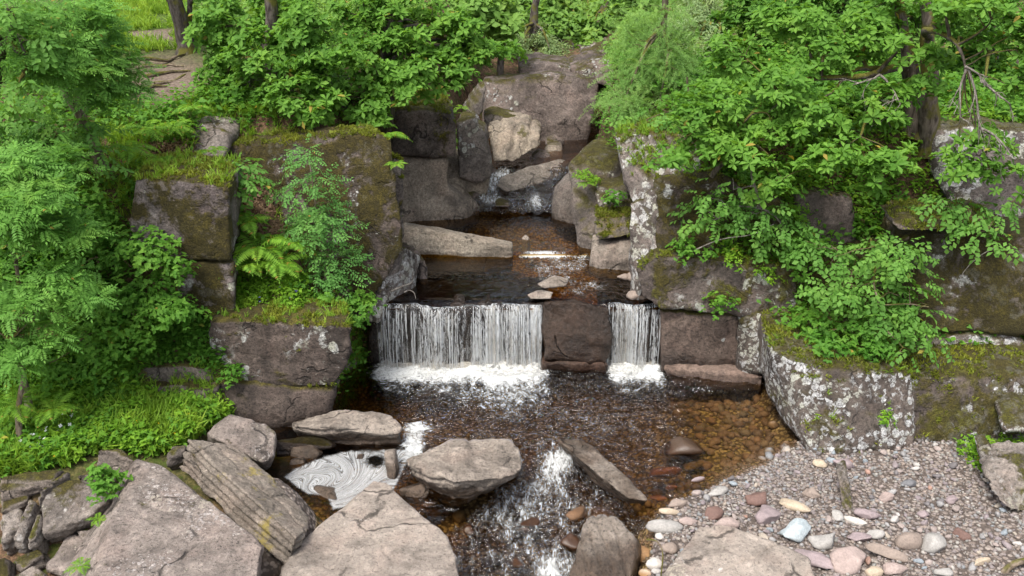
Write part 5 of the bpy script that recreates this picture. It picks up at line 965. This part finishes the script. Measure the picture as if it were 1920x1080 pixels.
# ------------------------------------------------------------------ ground cover
def scatter(name, label, kind, box, poly, n, sc, hgt=(0, .05), seed=0, cat='plants', excl=(), tilt=.35, mat=None):
    rg = np.random.default_rng(seed + 500); X = rg.uniform(box[0], box[1], n * 6); Y = rg.uniform(box[2], box[3], n * 6)
    Z = ground_z(X, Y); px, py, _ = proj(np.stack([X, Y, Z], 1)); k = inpoly(px, py, poly) if poly else np.ones(len(X), bool)
    for e in excl: k &= ~inpoly(px, py, e)
    cl, cr_, _ = chan(Y); k &= ~((X > cl - .1) & (X < cr_ + .35) & (Y < 27.5))
    k &= fbm(np.stack([X * 1.6, Y * 1.6, X * 0 + seed], 1), 3, seed) > (.36 if seed != 18 else .1)
    i = np.where(k)[0][:n]
    if not len(i): print('EMPTY', name); return
    p = np.stack([X[i], Y[i], Z[i] + rg.uniform(*hgt, len(i))], 1)
    o = foliage(name, kind, p, rg.normal(0, 1, (len(i), 3)), rg.normal(0, tilt, (len(i), 3)) + [0, -.15, 1], rg.uniform(sc[0], sc[1], len(i)), seed=seed, mat=mat)
    return tag(o, label, cat, kind='stuff')
PATH = [(215, 95), (405, 80), (410, 150), (350, 190), (300, 215), (240, 200)]; LITT = [(260, 285), (400, 278), (560, 335), (540, 385), (440, 360), (280, 320)]
WEED = [(-60, 660), (245, 680), (260, 750), (425, 775), (440, 790), (380, 815), (320, 850), (262, 858), (190, 845), (120, 882), (-60, 905)]
scatter('ground_weeds', 'lush low weeds covering the left bank above the rock pile', 'weed', (-10, -2.8, 8.3, 12.2), WEED, 4300, (.6, 1.5), (0, .18), 1)
scatter('meadow_plants', 'three-leaved herbs among the weeds on the left bank', 'bramble', (-10, -2.8, 8.3, 12.2), WEED, 1100, (.6, 1.), (.05, .2), 2)
scatter('grass_blades', 'grass blades among the weeds on the left bank', 'grass', (-10, -2.8, 8.3, 12.2), WEED, 2200, (.7, 1.7), (0, .08), 3, cat='grass')
scatter('white_flowers', 'tiny white flowers scattered in the weeds at the left', 'petal', (-8, -4.4, 8.6, 10.6), [(40, 800), (150, 800), (150, 865), (30, 870)], 130, (.8, 1.4), (.16, .26), 4, cat='flowers')
scatter('yellow_flowers', 'tiny yellow buttercups scattered in the weeds at the left', 'yellow', (-8, -3.2, 8.6, 11.8), WEED, 130, (.5, .9), (.14, .24), 5, cat='flowers')
scatter('clearing_grass', 'sunlit grass of the clearing at the top left', 'grass', (-16, -4, 15.5, 40), [(150, -40), (350, -40), (350, 95), (240, 100), (150, 90)], 3400, (.8, 1.6), (0, .03), 6, cat='grass', excl=[[(225, 62), (300, 55), (340, 66), (250, 80)]])
scatter('leaf_litter', 'brown dead leaves on the slope between the left blocks', 'dry', (-7, -2.2, 12.2, 15.5), [(250, 270), (420, 270), (570, 330), (640, 560), (470, 560), (430, 360)], 1500, (.6, 1.), (0, .03), 7, cat='leaf litter', tilt=.5)
scatter('bank_undergrowth', 'low undergrowth on the left plateau between path and gorge', 'cover', (-13, -1.6, 12.6, 22), None, 5200, (.8, 1.5), (0, .3), 8, excl=[[(400, 240), (760, 235), (760, 570), (560, 560), (430, 340)], PATH, LITT, [(200, -50), (350, -50), (350, 100), (220, 100)]])
scatter('bank_grass', 'grass fringe on the left plateau and block tops', 'grass', (-7, -2, 12.6, 16.5), None, 1800, (.6, 1.3), (0, .05), 9, cat='grass', excl=[PATH, LITT])
scatter('cliff_undergrowth', 'dark undergrowth covering the top of the right bank', 'cover', (1.8, 12, 12.4, 20), None, 7400, (.8, 1.5), (0, .4), 10, excl=[[(1230, 560), (1480, 560), (1480, 870), (1230, 870)]])
scatter('cliff_ferns', 'bright herbs and bilberry on the slope beneath the cliff oaks', 'weed', (3.2, 9, 13.2, 16.4), None, 2200, (1., 1.8), (0, .2), 18, excl=[[(1230, 560), (1480, 560), (1480, 870), (1230, 870)]])
scatter('valley_undergrowth', 'bushy undergrowth along the sides of the upper valley', 'farcover', (-8, 13, 19.5, 40), None, 5000, (.7, 1.2), (0, .7), 11, excl=[[(880, 140), (1130, 75), (1130, 290), (880, 320)], [(150, -40), (350, -40), (350, 110), (150, 110)]])
scatter('slope_plants', 'leafy creepers on the slope between the brambles and the lowest ledges', 'cover', (-7, -3, 10.6, 13), [(120, 540), (430, 590), (420, 700), (260, 690), (240, 780), (120, 700)], 1500, (.6, 1.1), (0, .12), 16)
scatter('rowan_undergrowth', 'shaded creepers under the rowans at the left edge', 'cover', (-11, -4, 9.8, 14), [(-90, 400), (240, 400), (240, 700), (-90, 720)], 2600, (.7, 1.3), (0, .25), 17)
scatter('gully_plants', 'bright herbs at the bottom of the gully behind the lichen-ringed block', 'weed', (-4.6, -2.2, 12.3, 13.7), [(430, 500), (700, 540), (700, 600), (430, 590)], 500, (.8, 1.3), (0, .12), 12)
scatter('gully_grass', 'pale grass on the shelf behind the lichen-ringed block', 'grass', (-4.8, -2.2, 12.0, 13.4), [(430, 545), (560, 555), (700, 570), (700, 600), (430, 595)], 500, (.7, 1.2), (0, .05), 13, cat='grass')
scatter('bluebells', 'few bluebells beside the fern on the shelf', 'blue', (-4.4, -3, 12.2, 13.2), [(480, 555), (560, 555), (560, 590), (480, 590)], 20, (.9, 1.4), (.12, .22), 14, cat='flowers')
scatter('right_weeds', 'weeds at the foot of the bank near the right edge', 'weed', (5, 8.4, 9, 11.4), [(1770, 845), (1820, 830), (1960, 830), (1960, 900), (1860, 900)], 420, (.6, 1.1), (0, .1), 15)
def moss_on(match, n, kind='moss', sc=(.6, 1.3), nzmin=.62, name='moss_tufts', seed=0, edge=None):
    """tufts growing on the upward faces of a rock, as a part of that rock"""
    for o in [x for x in bpy.data.objects if x.get('label') and match in x['label'] and x.type == 'MESH']:
        me = o.data; k = len(me.polygons); c = np.empty(k * 3, np.float32); me.polygons.foreach_get('center', c); c = c.reshape(-1, 3); nn = np.empty(k * 3, np.float32); me.polygons.foreach_get('normal', nn); nn = nn.reshape(-1, 3)
        rg = np.random.default_rng(seed + k); i = np.where(nn[:, 2] > nzmin)[0]
        if not len(i): continue
        i = rg.choice(i, n); i = i[fbm(c[i] * 3.1 + 5, 3, seed) > .4]
        ob = foliage(name, kind, c[i], rg.normal(0, 1, (len(i), 3)), nn[i] + rg.normal(0, .25, (len(i), 3)), rg.uniform(*sc, len(i)), o, np.zeros(3), seed, None)
for mt, n in (('flat mossy top beside lower pool', 900), ('tall mossy squared', 800), ('broad leaning mossy', 600), ('with bright mossy top', 500), ('big boulder spotted', 800), ('lichen-mottled boulder', 600), ('bright yellow-green moss', 300), ('grassy top, right of the gorge', 500), ('flat moss-topped slab', 350), ('lichen-patched overhanging', 400), ('olive moss-covered', 300)): moss_on(mt, n, seed=n)
for mt, n in (('grassy top, right of the gorge', 420), ('tall mossy squared', 160), ('thin brown rock ledge', 260), ('lowest brown rock ledge', 200), ('flat mossy top beside lower pool', 110), ('low mossy wall behind', 160), ('big boulder spotted', 60)): moss_on(mt, n, 'grass', (.4, .9), .6, 'grass_tufts', n)
# ------------------------------------------------------------------ ferns, frond by frond
def frond_mesh(seed):
    rg = np.random.default_rng(seed); b = SB(); n = 20; t_ = np.linspace(0, 1, n + 1); pts = np.stack([t_ - .12 * t_ ** 3, 0 * t_, .55 * t_ - .75 * t_ ** 2.2], 1)
    for j in range(2, n):
        x = t_[j]; L = .27 * (math.sin(math.pi * min(1, .12 + x * .92)) ** .8) * rg.uniform(.9, 1.08); tg = nrm(pts[min(n, j + 1)] - pts[j - 1]); tilt = math.atan2(tg[2], tg[0])
        for sd in (-1, 1): b.add(leaf(L, .052, .1, .35, .4), rotm(0, tilt) @ rotm(sd * 1.2, rg.uniform(-.1, .15)), pts[j], rg.random())
    b.add(leaf(.1, .03), rotm(0, -.6), pts[-2], .5)
    V, Fc, r = b.done(); V2, F2 = tube([(pts, np.linspace(.008, .002, n + 1))], 4); Fc = np.concatenate([Fc, F2 + len(V)])
    return mesh_np('frond', np.concatenate([V, V2]), Fc, {'rnd': np.concatenate([r, np.full(len(V2), .6)])})
FR = [frond_mesh(k) for k in range(4)]
for f_ in FR: f_.materials.append(ML['fern'])
def fern(c, size, label, nf=9, seed=0):
    root = empty('fern', c, label, 'fern', 'ferns on the banks'); rg = np.random.default_rng(seed)
    for k in range(nf):
        o = link('frond', FR[k % 4], None, root); s = size * rg.uniform(.75, 1.1); o.scale = (s, s, s); o.rotation_euler = (rg.uniform(-.15, .15), rg.uniform(-.35, .15), k * 6.283 / nf + rg.uniform(-.3, .3))
for i, (px, py, Y, s, lab) in enumerate((
 (485, 465, 12.85, .75, 'largest fern in the gully beside the tall mossy block'), (458, 420, 13.0, .55, 'upper fern in the gully close to the tall mossy block'), (520, 495, 12.75, .62, 'drooping fern in the gully left of the sapling'), (465, 500, 12.6, .5, 'fern squeezed against the corner of the tall mossy block'), (545, 460, 13.05, .5, 'fern half behind the sapling'),
 (722, 258, 14.8, .5, 'fern on top of the broad leaning slab'), (275, 245, 14.2, .5, 'left fern of the pair below the path'), (325, 240, 14.4, .48, 'right fern of the pair below the path'), (395, 285, 13.9, .35, 'small fern above the tall mossy block'), (360, 205, 15.2, .42, 'fern under the oak by the path'),
 (555, 560, 12.75, .48, 'fern on the shelf behind the lichen-ringed block'), (25, 760, 10.2, .5, 'fern at the left edge above the weeds'), (100, 770, 10.3, .45, 'fern in the weeds near the left edge'), (225, 625, 11.5, .4, 'fern under the bramble on the left bank'), (245, 280, 13.5, .5, 'bracken-like fern left of the litter slope'), (300, 300, 13.3, .35, 'pale fern on the litter slope above the tall block'), (360, 312, 13.1, .32, 'pale fern just behind the mossy block top'),
 (183, 975, 8.55, .16, 'tiny bright fern beside the large cracked slab, upper one'), (150, 1062, 7.75, .2, 'tiny bright fern beside the large cracked slab, lower one'), (1098, 345, 16.75, .28, 'little fern on the stepped block right of the pool'), (745, 310, 14.1, .25, 'small fern on the edge of the broad leaning slab'), (865, 203, 19.6, .22, 'tiny fern near the leaning pointed slab'))):
    fern(P(px, py, Y), s, lab, 10 if s > .4 else 7, i)
# ------------------------------------------------------------------ gravel bar and cobbles
def stone_mesh(seed, sub, ang=.0, flat=.6):
    bm = bmesh.new(); bmesh.ops.create_icosphere(bm, subdivisions=sub, radius=.5); V = np.array([v.co[:] for v in bm.verts]); rg = np.random.default_rng(seed)
    for _ in range(int(ang)):
        d = nrm(rg.normal(0, 1, 3)); h = rg.uniform(.26, .42); s = V @ d; V = V - np.maximum(0, s - h)[:, None] * d
    V = V * (1 + (.5 if ang < 4 else .75) * (fbm(V * (2.2 if ang < 4 else 3.) + seed * 3, 3, seed)[:, None] - .5)) * [1, rg.uniform(.6, .85), flat]
    if sub > 2: V = V * (1 + .1 * (fbm(V * 9 + seed, 3, seed + 1)[:, None] - .5))
    for v, c in zip(bm.verts, V): v.co = c
    me = bpy.data.meshes.new('stone'); bm.to_mesh(me); bm.free(); me.polygons.foreach_set('use_smooth', np.ones(len(me.polygons), bool)); return me
def stonemat(name, stops, wet=False):
    m, t = newmat('stone_' + name); N = NT(t); r = N.n('Attribute', attribute_name='rnd').outputs['Fac'] if name == 'gravel' else N.n('ObjectInfo').outputs['Random']
    cr = N.n('ValToRGB', {'Fac': r}); e = cr.color_ramp; e.interpolation = 'CONSTANT' if len(stops) > 2 else 'LINEAR'
    while len(e.elements) < len(stops): e.elements.new(.5)
    for k, c in enumerate(stops): e.elements[k].position = k / len(stops); e.elements[k].color = (*c, 1)
    tc = N.n('TexCoord').outputs['Object']; g = N.n('NewGeometry').outputs['Position']; n1 = N.noise(g, 40, 4, .7); n2 = N.noise(g, 9, 4)
    s = N.m('MULTIPLY', N.rng(n1, .3, .7, .8, 1.2, False), N.rng(n2, .3, .7, .85, 1.15, False)); col = N.mix(1., cr.outputs[0], N.n('CombineXYZ', {0: s, 1: s, 2: s}).outputs[0], 'MULTIPLY')
    pz = N.n('SeparateXYZ', {0: g}).outputs[2]; wm = N.rng(pz, .05, -.0)
    col = N.mix(wm, col, N.mix(1., col, (.62, .42, .24), 'MULTIPLY'))
    N.out(N.n('BsdfPrincipled', {'Base Color': col, 'Roughness': .3 if wet else .75, 'Normal': N.n('Bump', {'Height': n1, 'Strength': .4, 'Distance': .02}).outputs[0]}).outputs[0]); return m
GC = [(0.218, 0.183, 0.167), (0.252, 0.217, 0.194), (0.176, 0.148, 0.140), (0.277, 0.244, 0.211), (0.227, 0.217, 0.211), (0.193, 0.161, 0.149), (0.185, 0.187, 0.189), (0.252, 0.200, 0.167), (0.151, 0.131, 0.122), (0.311, 0.287, 0.257), (0.210, 0.178, 0.171), (0.193, 0.187, 0.171)]
M_peb = stonemat('pebble', GC); M_grav = stonemat('gravel', GC)
GP = [(1325, 905), (1400, 852), (1470, 836), (1520, 800), (1700, 790), (1830, 800), (1870, 880), (1960, 980), (1960, 1120), (1150, 1120), (1190, 960), (1240, 940)]
UW = [(1180, 960), (1240, 900), (1260, 740), (1430, 740), (1480, 850), (1400, 870), (1330, 905), (1250, 950)]
def sample(n, poly, seed, dz=0.):
    rg = np.random.default_rng(seed); X = rg.uniform(.8, 7.5, n * 5); Y = rg.uniform(7, 13.2, n * 5); Z = ground_z(X, Y); px, py, _ = proj(np.stack([X, Y, Z], 1)); i = np.where(inpoly(px, py, poly))[0][:n]
    return np.stack([X[i], Y[i], Z[i] + dz], 1), rg
base = [stone_mesh(300 + k, 1, 1, .6) for k in range(5)]; BV = []
for me in base:
    v = np.array([x.co[:] for x in me.vertices]); f = np.array([p.vertices[:] for p in me.polygons]); BV.append((v, f)); bpy.data.meshes.remove(me)
def gravel(name, label, n, poly, smin, smax, seed):
    p, rg = sample(n, poly, seed); n = len(p); s = smin + (smax - smin) * rg.random(n) ** 2.2; th = rg.uniform(0, 6.28, n); tl = rg.normal(0, .3, n); VV, FF, RR, o = [], [], [], 0
    ca, sa, ct, st = np.cos(th), np.sin(th), np.cos(tl), np.sin(tl); Rm = np.stack([np.stack([ca * ct, -sa, ca * st], 1), np.stack([sa * ct, ca, sa * st], 1), np.stack([-st, 0 * st, ct], 1)], 1)
    sel = rg.integers(0, 5, n); og = p.mean(0)
    for k in range(5):
        i = np.where(sel == k)[0]; v, f = BV[k]; a = np.einsum('nij,vj->nvi', Rm[i] * s[i][:, None, None], v) + (p[i] + np.stack([0 * s[i], 0 * s[i], s[i] * .12], 1) - og)[:, None]
        VV.append(a.reshape(-1, 3)); FF.append((f[None] + (np.arange(len(i)) * len(v))[:, None, None] + o).reshape(-1, 3)); o += len(i) * len(v); RR.append(np.repeat(rg.random(len(i)), len(v)))
    return tag(link(name, mesh_np(name, np.concatenate(VV), np.concatenate(FF), {'rnd': np.concatenate(RR)}), M_grav, None, og), label, 'gravel', kind='stuff')
gravel('gravel', 'loose mixed gravel of the bar between right boulders and foreground', 8000, GP, .022, .08, 1)
gravel('bed_stones', 'stones on the bed of the shallow amber water at right', 900, UW, .06, .24, 2)
gravel('fine_gravel', 'finest pale gravel along the waterline of the bar', 4200, [(1330, 905), (1400, 852), (1480, 850), (1560, 880), (1560, 940), (1400, 950), (1300, 960)], .02, .05, 3)
PM = [stone_mesh(10 + k, 2, 10 if k % 3 else 4, .55) for k in range(10)]
for me in PM: me.materials.append(M_peb)
COB = {k: stonemat(k, [c, tuple(x * 1.08 for x in c)], k == 'wet') for k, c in dict(grey=(.27, .255, .235), tan=(.36, .29, .21), pink=(.29, .225, .20), red=(.13, .075, .06), purple=(.24, .19, .19), blue=(.33, .37, .38), brown=(.21, .165, .135), pale=(.42, .39, .35), dark=(.13, .13, .135), wet=(.07, .045, .03), orange=(.26, .135, .065), olive=(.20, .17, .09)).items()}
CM = {}
placed = []
def cobble(px, py, w_, h_, colr, ang, rot, label, z=None, name='cobble'):
    g0 = G(px, py + h_ * .35, .15)
    for _ in range(6): g0 = G(px, py + h_ * .35, gz(g0[0], g0[1]) if z is None else z)
    dep = proj(g0)[2][0]; wm = w_ * dep / F; hm = max(h_ * dep / F, .4 * wm) ; hz = min(hm * .75, wm * .85)
    k = (colr, ang, len(placed) % 4)
    if k not in CM: CM[k] = stone_mesh(60 + len(CM) * 3, 3, ang, .8); CM[k].materials.append(COB[colr])
    o = link(name, CM[k]); o.location = g0 + np.array([0, hm * .2, hz * .22]); o.rotation_euler = (R.uniform(-.15, .15), R.uniform(-.15, .15), rot)
    L = max(wm, .01); o.scale = (L * 1.08, max(hm * 1.25, wm * .5), hz * 1.15); placed.append((o.location.x, o.location.y, wm * .5))
    tag(o, label, 'stone', 'cobbles and stones by the pool', 'thing')
for a in (
 (1244, 984, 64, 34, 'grey', 1, 0, 'oblong grey-tan cobble at the left end of the gravel bar'), (1256, 958, 36, 18, 'tan', 0, 0, 'smaller rounded cobble right behind the oblong one'), (1290, 976, 31, 18, 'pink', 0, .1, 'salmon pink egg-shaped cobble beside the oblong one'), (1272, 940, 42, 28, 'brown', 5, .3, 'brown pointed stone at the edge of the amber water'),
 (1339, 959, 40, 32, 'red', 1, .5, 'dark red-brown cobble on the gravel near the amber water'), (1365, 979, 48, 36, 'pink', 3, -.2, 'dusky pink cobble behind the big smooth slab'), (1424, 931, 46, 40, 'red', 6, .4, 'rough purple-brown stone in the middle of the gravel'), (1443, 961, 56, 48, 'purple', 8, .8, 'angular purple-grey stone in the middle of the gravel'),
 (1486, 945, 64, 24, 'tan', 2, -.75, 'long cream-coloured stone lying behind the pale blue stone'), (1496, 990, 72, 62, 'blue', 7, .3, 'big pale blue stone on the gravel'), (1549, 1010, 54, 46, 'grey', 8, .2, 'angular grey-tan stone right of the pale blue one'), (1528, 1046, 84, 44, 'purple', 4, -.6, 'elongated speckled purple stone below the pale blue stone'), (1592, 1044, 66, 66, 'pink', 6, .2, 'big purple-pink boulder at the bottom of the gravel bar'),
 (1522, 921, 40, 30, 'brown', 6, -.3, 'flat brownish stone on the gravel left of the upright splinter'), (1346, 919, 40, 24, 'grey', 6, .4, 'flat grey stone at the waterline of the bar'), (1539, 866, 27, 25, 'tan', 4, 0, 'tan stone at the foot of the spotted boulder'), (1585, 866, 44, 34, 'purple', 8, .1, 'squared purple stone at the foot of the spotted boulder'),
 (1706, 1012, 52, 46, 'brown', 3, .3, 'round brown-grey boulder in the right gravel'), (1754, 1019, 54, 54, 'grey', 7, .9, 'triangular slate-grey boulder in the right gravel'), (1665, 1034, 72, 36, 'brown', 7, -.35, 'brown slab-like stone left of the round boulder'), (1677, 1066, 50, 34, 'pink', 8, -.2, 'flat brick-shaped stone at the bottom edge'), (1643, 1000, 30, 26, 'grey', 1, 0, 'rounded greenish-grey stone in the right gravel'), (1610, 1006, 44, 26, 'purple', 5, -.3, 'wedge-shaped purple stone above the big purple-pink boulder'), (1627, 962, 48, 30, 'purple', 7, -.4, 'long purple stone right of the upright splinter'), (1706, 904, 27, 22, 'dark', 3, .2, 'dark blue-grey stone in the upper gravel'), (1606, 976, 48, 20, 'pale', 3, -.6, 'pale narrow stone slanting below the upright splinter'), (1570, 962, 22, 34, 'grey', 3, .2, 'grey stone leaning at the foot of the upright splinter'), (1641, 1070, 32, 28, 'tan', 1, 0, 'round tan stone at the bottom edge'), (1771, 1072, 36, 28, 'grey', 4, .2, 'blunt grey stone cut by the bottom edge'), (1841, 1052, 36, 20, 'tan', 3, .3, 'flat tan stone low in the right gravel'), (1805, 1000, 28, 26, 'red', 5, -.8, 'red-brown chip stone in the right gravel'), (1733, 962, 24, 22, 'purple', 4, .4, 'small purple stone in the middle right gravel'), (1664, 930, 30, 24, 'pink', 5, .3, 'pinkish stone right of the upright splinter, near its top'), (1786, 935, 22, 22, 'purple', 4, .1, 'purple cobble in the upper right gravel'),
 (1123, 962, 56, 40, 'tan', 1, .1, 'rounded tan boulder peeping over the steep brown wedge'), (1155, 946, 17, 20, 'purple', 1, 1.2, 'small upright purple pebble beside the diagonal slab'), (1204, 1034, 36, 50, 'tan', 3, 1.2, 'tan stone wedged behind the steep brown wedge'), (1227, 1052, 26, 42, 'pale', 3, 1.2, 'pale long stone beside the bent root'), (1213, 1074, 26, 24, 'tan', 1, 0, 'round tan stone at the bottom edge beside the bent root'), (1255, 1024, 28, 42, 'brown', 3, 1.3, 'brown upright cobble left of the big smooth slab'), (1238, 1004, 20, 16, 'pale', 1, 0, 'small pale cobble above the bent root'),
 (860, 966, 30, 34, 'olive', 4, .8, 'grey-green stone below the outlet boulder'), (806, 945, 25, 14, 'blue', 1, .1, 'pale green-grey pebble at the foot of the outlet boulder'), (815, 960, 22, 22, 'tan', 1, 0, 'tan pebble beside the pinkish slab'), (836, 962, 14, 12, 'purple', 1, 0, 'little purple pebble beside the pinkish slab')):
    cobble(*a)
for a in (
 (1283, 834, 80, 56, 'wet', 3, .1, 'dark brown boulder half sunk in the amber water', -.08), (1240, 884, 66, 30, 'orange', 6, .1, 'flat orange stone lying in the amber water', -.12), (1300, 872, 38, 22, 'olive', 1, .4, 'olive stone under the amber water', -.14), (1310, 898, 30, 14, 'purple', 2, .5, 'purple stone breaking the amber water', .0), (1259, 913, 22, 14, 'orange', 1, 0, 'small orange pebble in the amber water', -.12), (1236, 932, 28, 16, 'orange', 2, 0, 'red wet stone at the end of the diagonal slab', -.08),
 (986, 980, 64, 48, 'wet', 9, .3, 'dark brown wet rock splitting the rapid', -.42), (1082, 960, 56, 36, 'brown', 6, .7, 'slanting brown rock right of the rapid', -.3), (1070, 1008, 44, 60, 'wet', 9, 1.2, 'black wet rock against the steep brown wedge', -.42), (880, 992, 36, 28, 'wet', 9, .6, 'reddish wet stone left of the rapid', -.42), (966, 1052, 32, 44, 'wet', 9, 1., 'black wet stone at the bottom of the rapid', -.5), (920, 1050, 40, 30, 'wet', 9, .2, 'dark stone washed by the rapid near the pinkish slab', -.52), (1030, 1045, 30, 24, 'wet', 9, .2, 'small dark stone in the foot of the rapid', -.5),
 (1200, 550, 42, 40, 'brown', 4, .2, 'round brown boulder at the right end of the waterfall lip', 1.08), (1172, 518, 26, 22, 'brown', 2, .2, 'smaller brown boulder behind the round one at the lip', 1.1), (1196, 512, 40, 46, 'brown', 2, 1., 'smooth brown stone leaning on the white-veined buttress', 1.08), (812, 735, 90, 40, 'wet', 3, .3, 'sunken brown rock shimmering below the left curtain', -.28)):
    cobble(*a[:8], z=a[8], name='rock' if a[2] > 50 else 'cobble')
PC = {k: stonemat('peb' + k, [c, tuple(x * 1.15 for x in c)]) for k, c in dict(grey=(0.227, 0.217, 0.211), pinkish=(0.239, 0.196, 0.176), purple=(0.189, 0.157, 0.158), tan=(0.286, 0.244, 0.198), dark=(0.126, 0.113, 0.113), bluish=(0.202, 0.226, 0.243), reddish=(0.244, 0.148, 0.113), pale=(0.353, 0.331, 0.306)).items()}
PMC = {}
for ck in PC:
    for j in range(4):
        me = PM[(len(PMC)) % 10].copy(); me.materials.clear(); me.materials.append(PC[ck]); PMC[ck, j] = me
LM = [(o, o['label']) for o in bpy.data.objects if o.get('group') == 'cobbles and stones by the pool' and o.location.x > 1.2 and o.location.z > -.05 and 'beside' not in o['label'][:14]]
short = lambda t_: t_[:min(t_.find(w_) + len(w_) for w_ in ('stone', 'cobble', 'boulder', 'pebble', 'slab', 'rock') if w_ in t_)]
p, rg = sample(900, GP, 21); k = 0; seen = {}
cks = list(PC); cw = np.array([.2, .2, .2, .1, .1, .08, .06, .06])
for q in p:
    if k >= 270: break
    if any((q[0] - a) ** 2 + (q[1] - b_) ** 2 < (c * .9 + .03) ** 2 for a, b_, c in placed): continue
    if gz(q[0], q[1]) < -.02: continue
    ck = cks[rg.choice(8, p=cw / cw.sum())]
    s = float(.07 + .10 * rg.random() ** 2); o = link('pebble', PMC[ck, int(rg.integers(4))]); o.location = q + [0, 0, s * .2]; o.scale = (s, s, s); o.rotation_euler = (rg.normal(0, .25), rg.normal(0, .25), rg.uniform(0, 6.28))
    l = min(LM, key=lambda t_: (t_[0].location.x - q[0]) ** 2 + (t_[0].location.y - q[1]) ** 2); dx, dy = q[0] - l[0].location.x, q[1] - l[0].location.y; far = math.hypot(dx, dy)
    w1 = ('to the right of' if dx > 0 else 'to the left of') if abs(dx) > 2 * abs(dy) else (('behind' if dy > 0 else 'in front of') if abs(dy) > 2 * abs(dx) else (('behind' if dy > 0 else 'in front') + (' right of' if dx > 0 else ' left of')))
    lab = ('large ' if s > .12 else ('small ' if s < .085 else '')) + ck + ' pebble ' + ('well ' if far > .5 else '') + w1 + ' the ' + short(l[1])
    tag(o, lab, 'pebble', 'pebbles on the gravel bar', 'thing'); placed.append((q[0], q[1], s * .35)); k += 1; seen.setdefault(lab, []).append(o)
for lab, os_ in seen.items():
    if len(os_) > 1:
        os_.sort(key=lambda o: proj(np.array(o.location))[0][0])
        for j, o in enumerate(os_): o['label'] = ('leftmost', 'second', 'third', 'fourth', 'fifth', 'sixth')[min(j, 5)] + ('' if j == 0 else ' from left') + ' ' + lab
h = [G(*p_) for p_ in ((1566, 868, .5), (1582, 860, .52), (1586, 866, .5), (1600, 940, .25), (1598, 962, .15), (1580, 955, .15))]
rock('rock', 'splintered brown slab standing upright in the gravel', [h + [p_ + zz([.06, .14, -.12]) for p_ in h]], M_pile, .015, 1, .02, 2, strata=((1, .3, 0), .025, 14))
# ------------------------------------------------------------------ roots and sticks
def stick(name, label, pts, r, mat, cat):
    s = spline([P(*q) for q in pts], 18, .03, len(label)); V, Fc = tube([(s, np.linspace(r, r * .5, 18))], 6, .25, 3); tag(link(name, mesh_np(name, V - s[0], Fc), mat, None, s[0]), label, cat, kind='thing')
stick('root', 'bent purple-brown root beside the big smooth slab at the bottom', [(1212, 1012, 8.62), (1232, 1016, 8.58), (1242, 1040, 8.4), (1238, 1085, 8.05)], .014, B_twig, 'root')
stick('root', 'bent bare root at the left lip of the waterfall', [(733, 546, 13.9), (755, 536, 14.1), (772, 528, 14.3), (774, 508, 14.6)], .022, B_dead, 'root')
stick('stick', 'small crooked twig lying at the left lip of the waterfall', [(758, 548, 14.0), (768, 545, 14.05), (778, 550, 14.0), (779, 560, 13.95)], .009, B_dead, 'stick')
stick('branch', 'thin bare branch arching across the mossy leaning face', [(1300, 470, 13.6), (1350, 450, 13.5), (1410, 440, 13.5), (1450, 420, 13.6)], .012, B_dead, 'branch')
stick('branch', 'mossy crooked limb at the foot of the oak leaves right of the pillar', [(1335, 330, 14.2), (1345, 315, 14.1), (1362, 300, 14), (1385, 270, 14)], .05, B_moss, 'branch')
stick('branch', 'bare forked branch hanging on the mossy cliff block at right', [(1865, 465, 12.6), (1840, 478, 12.6), (1815, 500, 12.55), (1800, 520, 12.5)], .01, B_dead, 'branch')
stick('branch', 'brown broken bough at the bottom right corner', [(1875, 1085, 8.2), (1895, 1060, 8.25), (1925, 1050, 8.3), (1960, 1045, 8.3)], .05, B_twig, 'branch')
for i, q in enumerate((((255, 128), (300, 122), (350, 128)), ((270, 145), (320, 138), (365, 132)), ((260, 112), (310, 110), (345, 104)), ((290, 158), (330, 150), (352, 140)), ((250, 170), (290, 165), (315, 160)))):
    pts = []
    for (px, py) in q:
        z = 4.2
        for _ in range(8): g0 = G(px, py, z); z = gz(g0[0], g0[1])
        pts.append(g0 + [0, 0, .01])
    s = spline(pts, 16, .2, i); V, Fc = tube([(s, np.linspace(.045, .02, 16))], 6, .3, i)
    tag(link('root', mesh_np('root', V - s[0], Fc), B_twig, None, s[0]), ('second', 'lowest but one', 'uppermost', 'lowest on the right of the', 'leftmost low')[i] + ' tree root crossing the dirt path', 'root', 'roots across the path', 'thing')
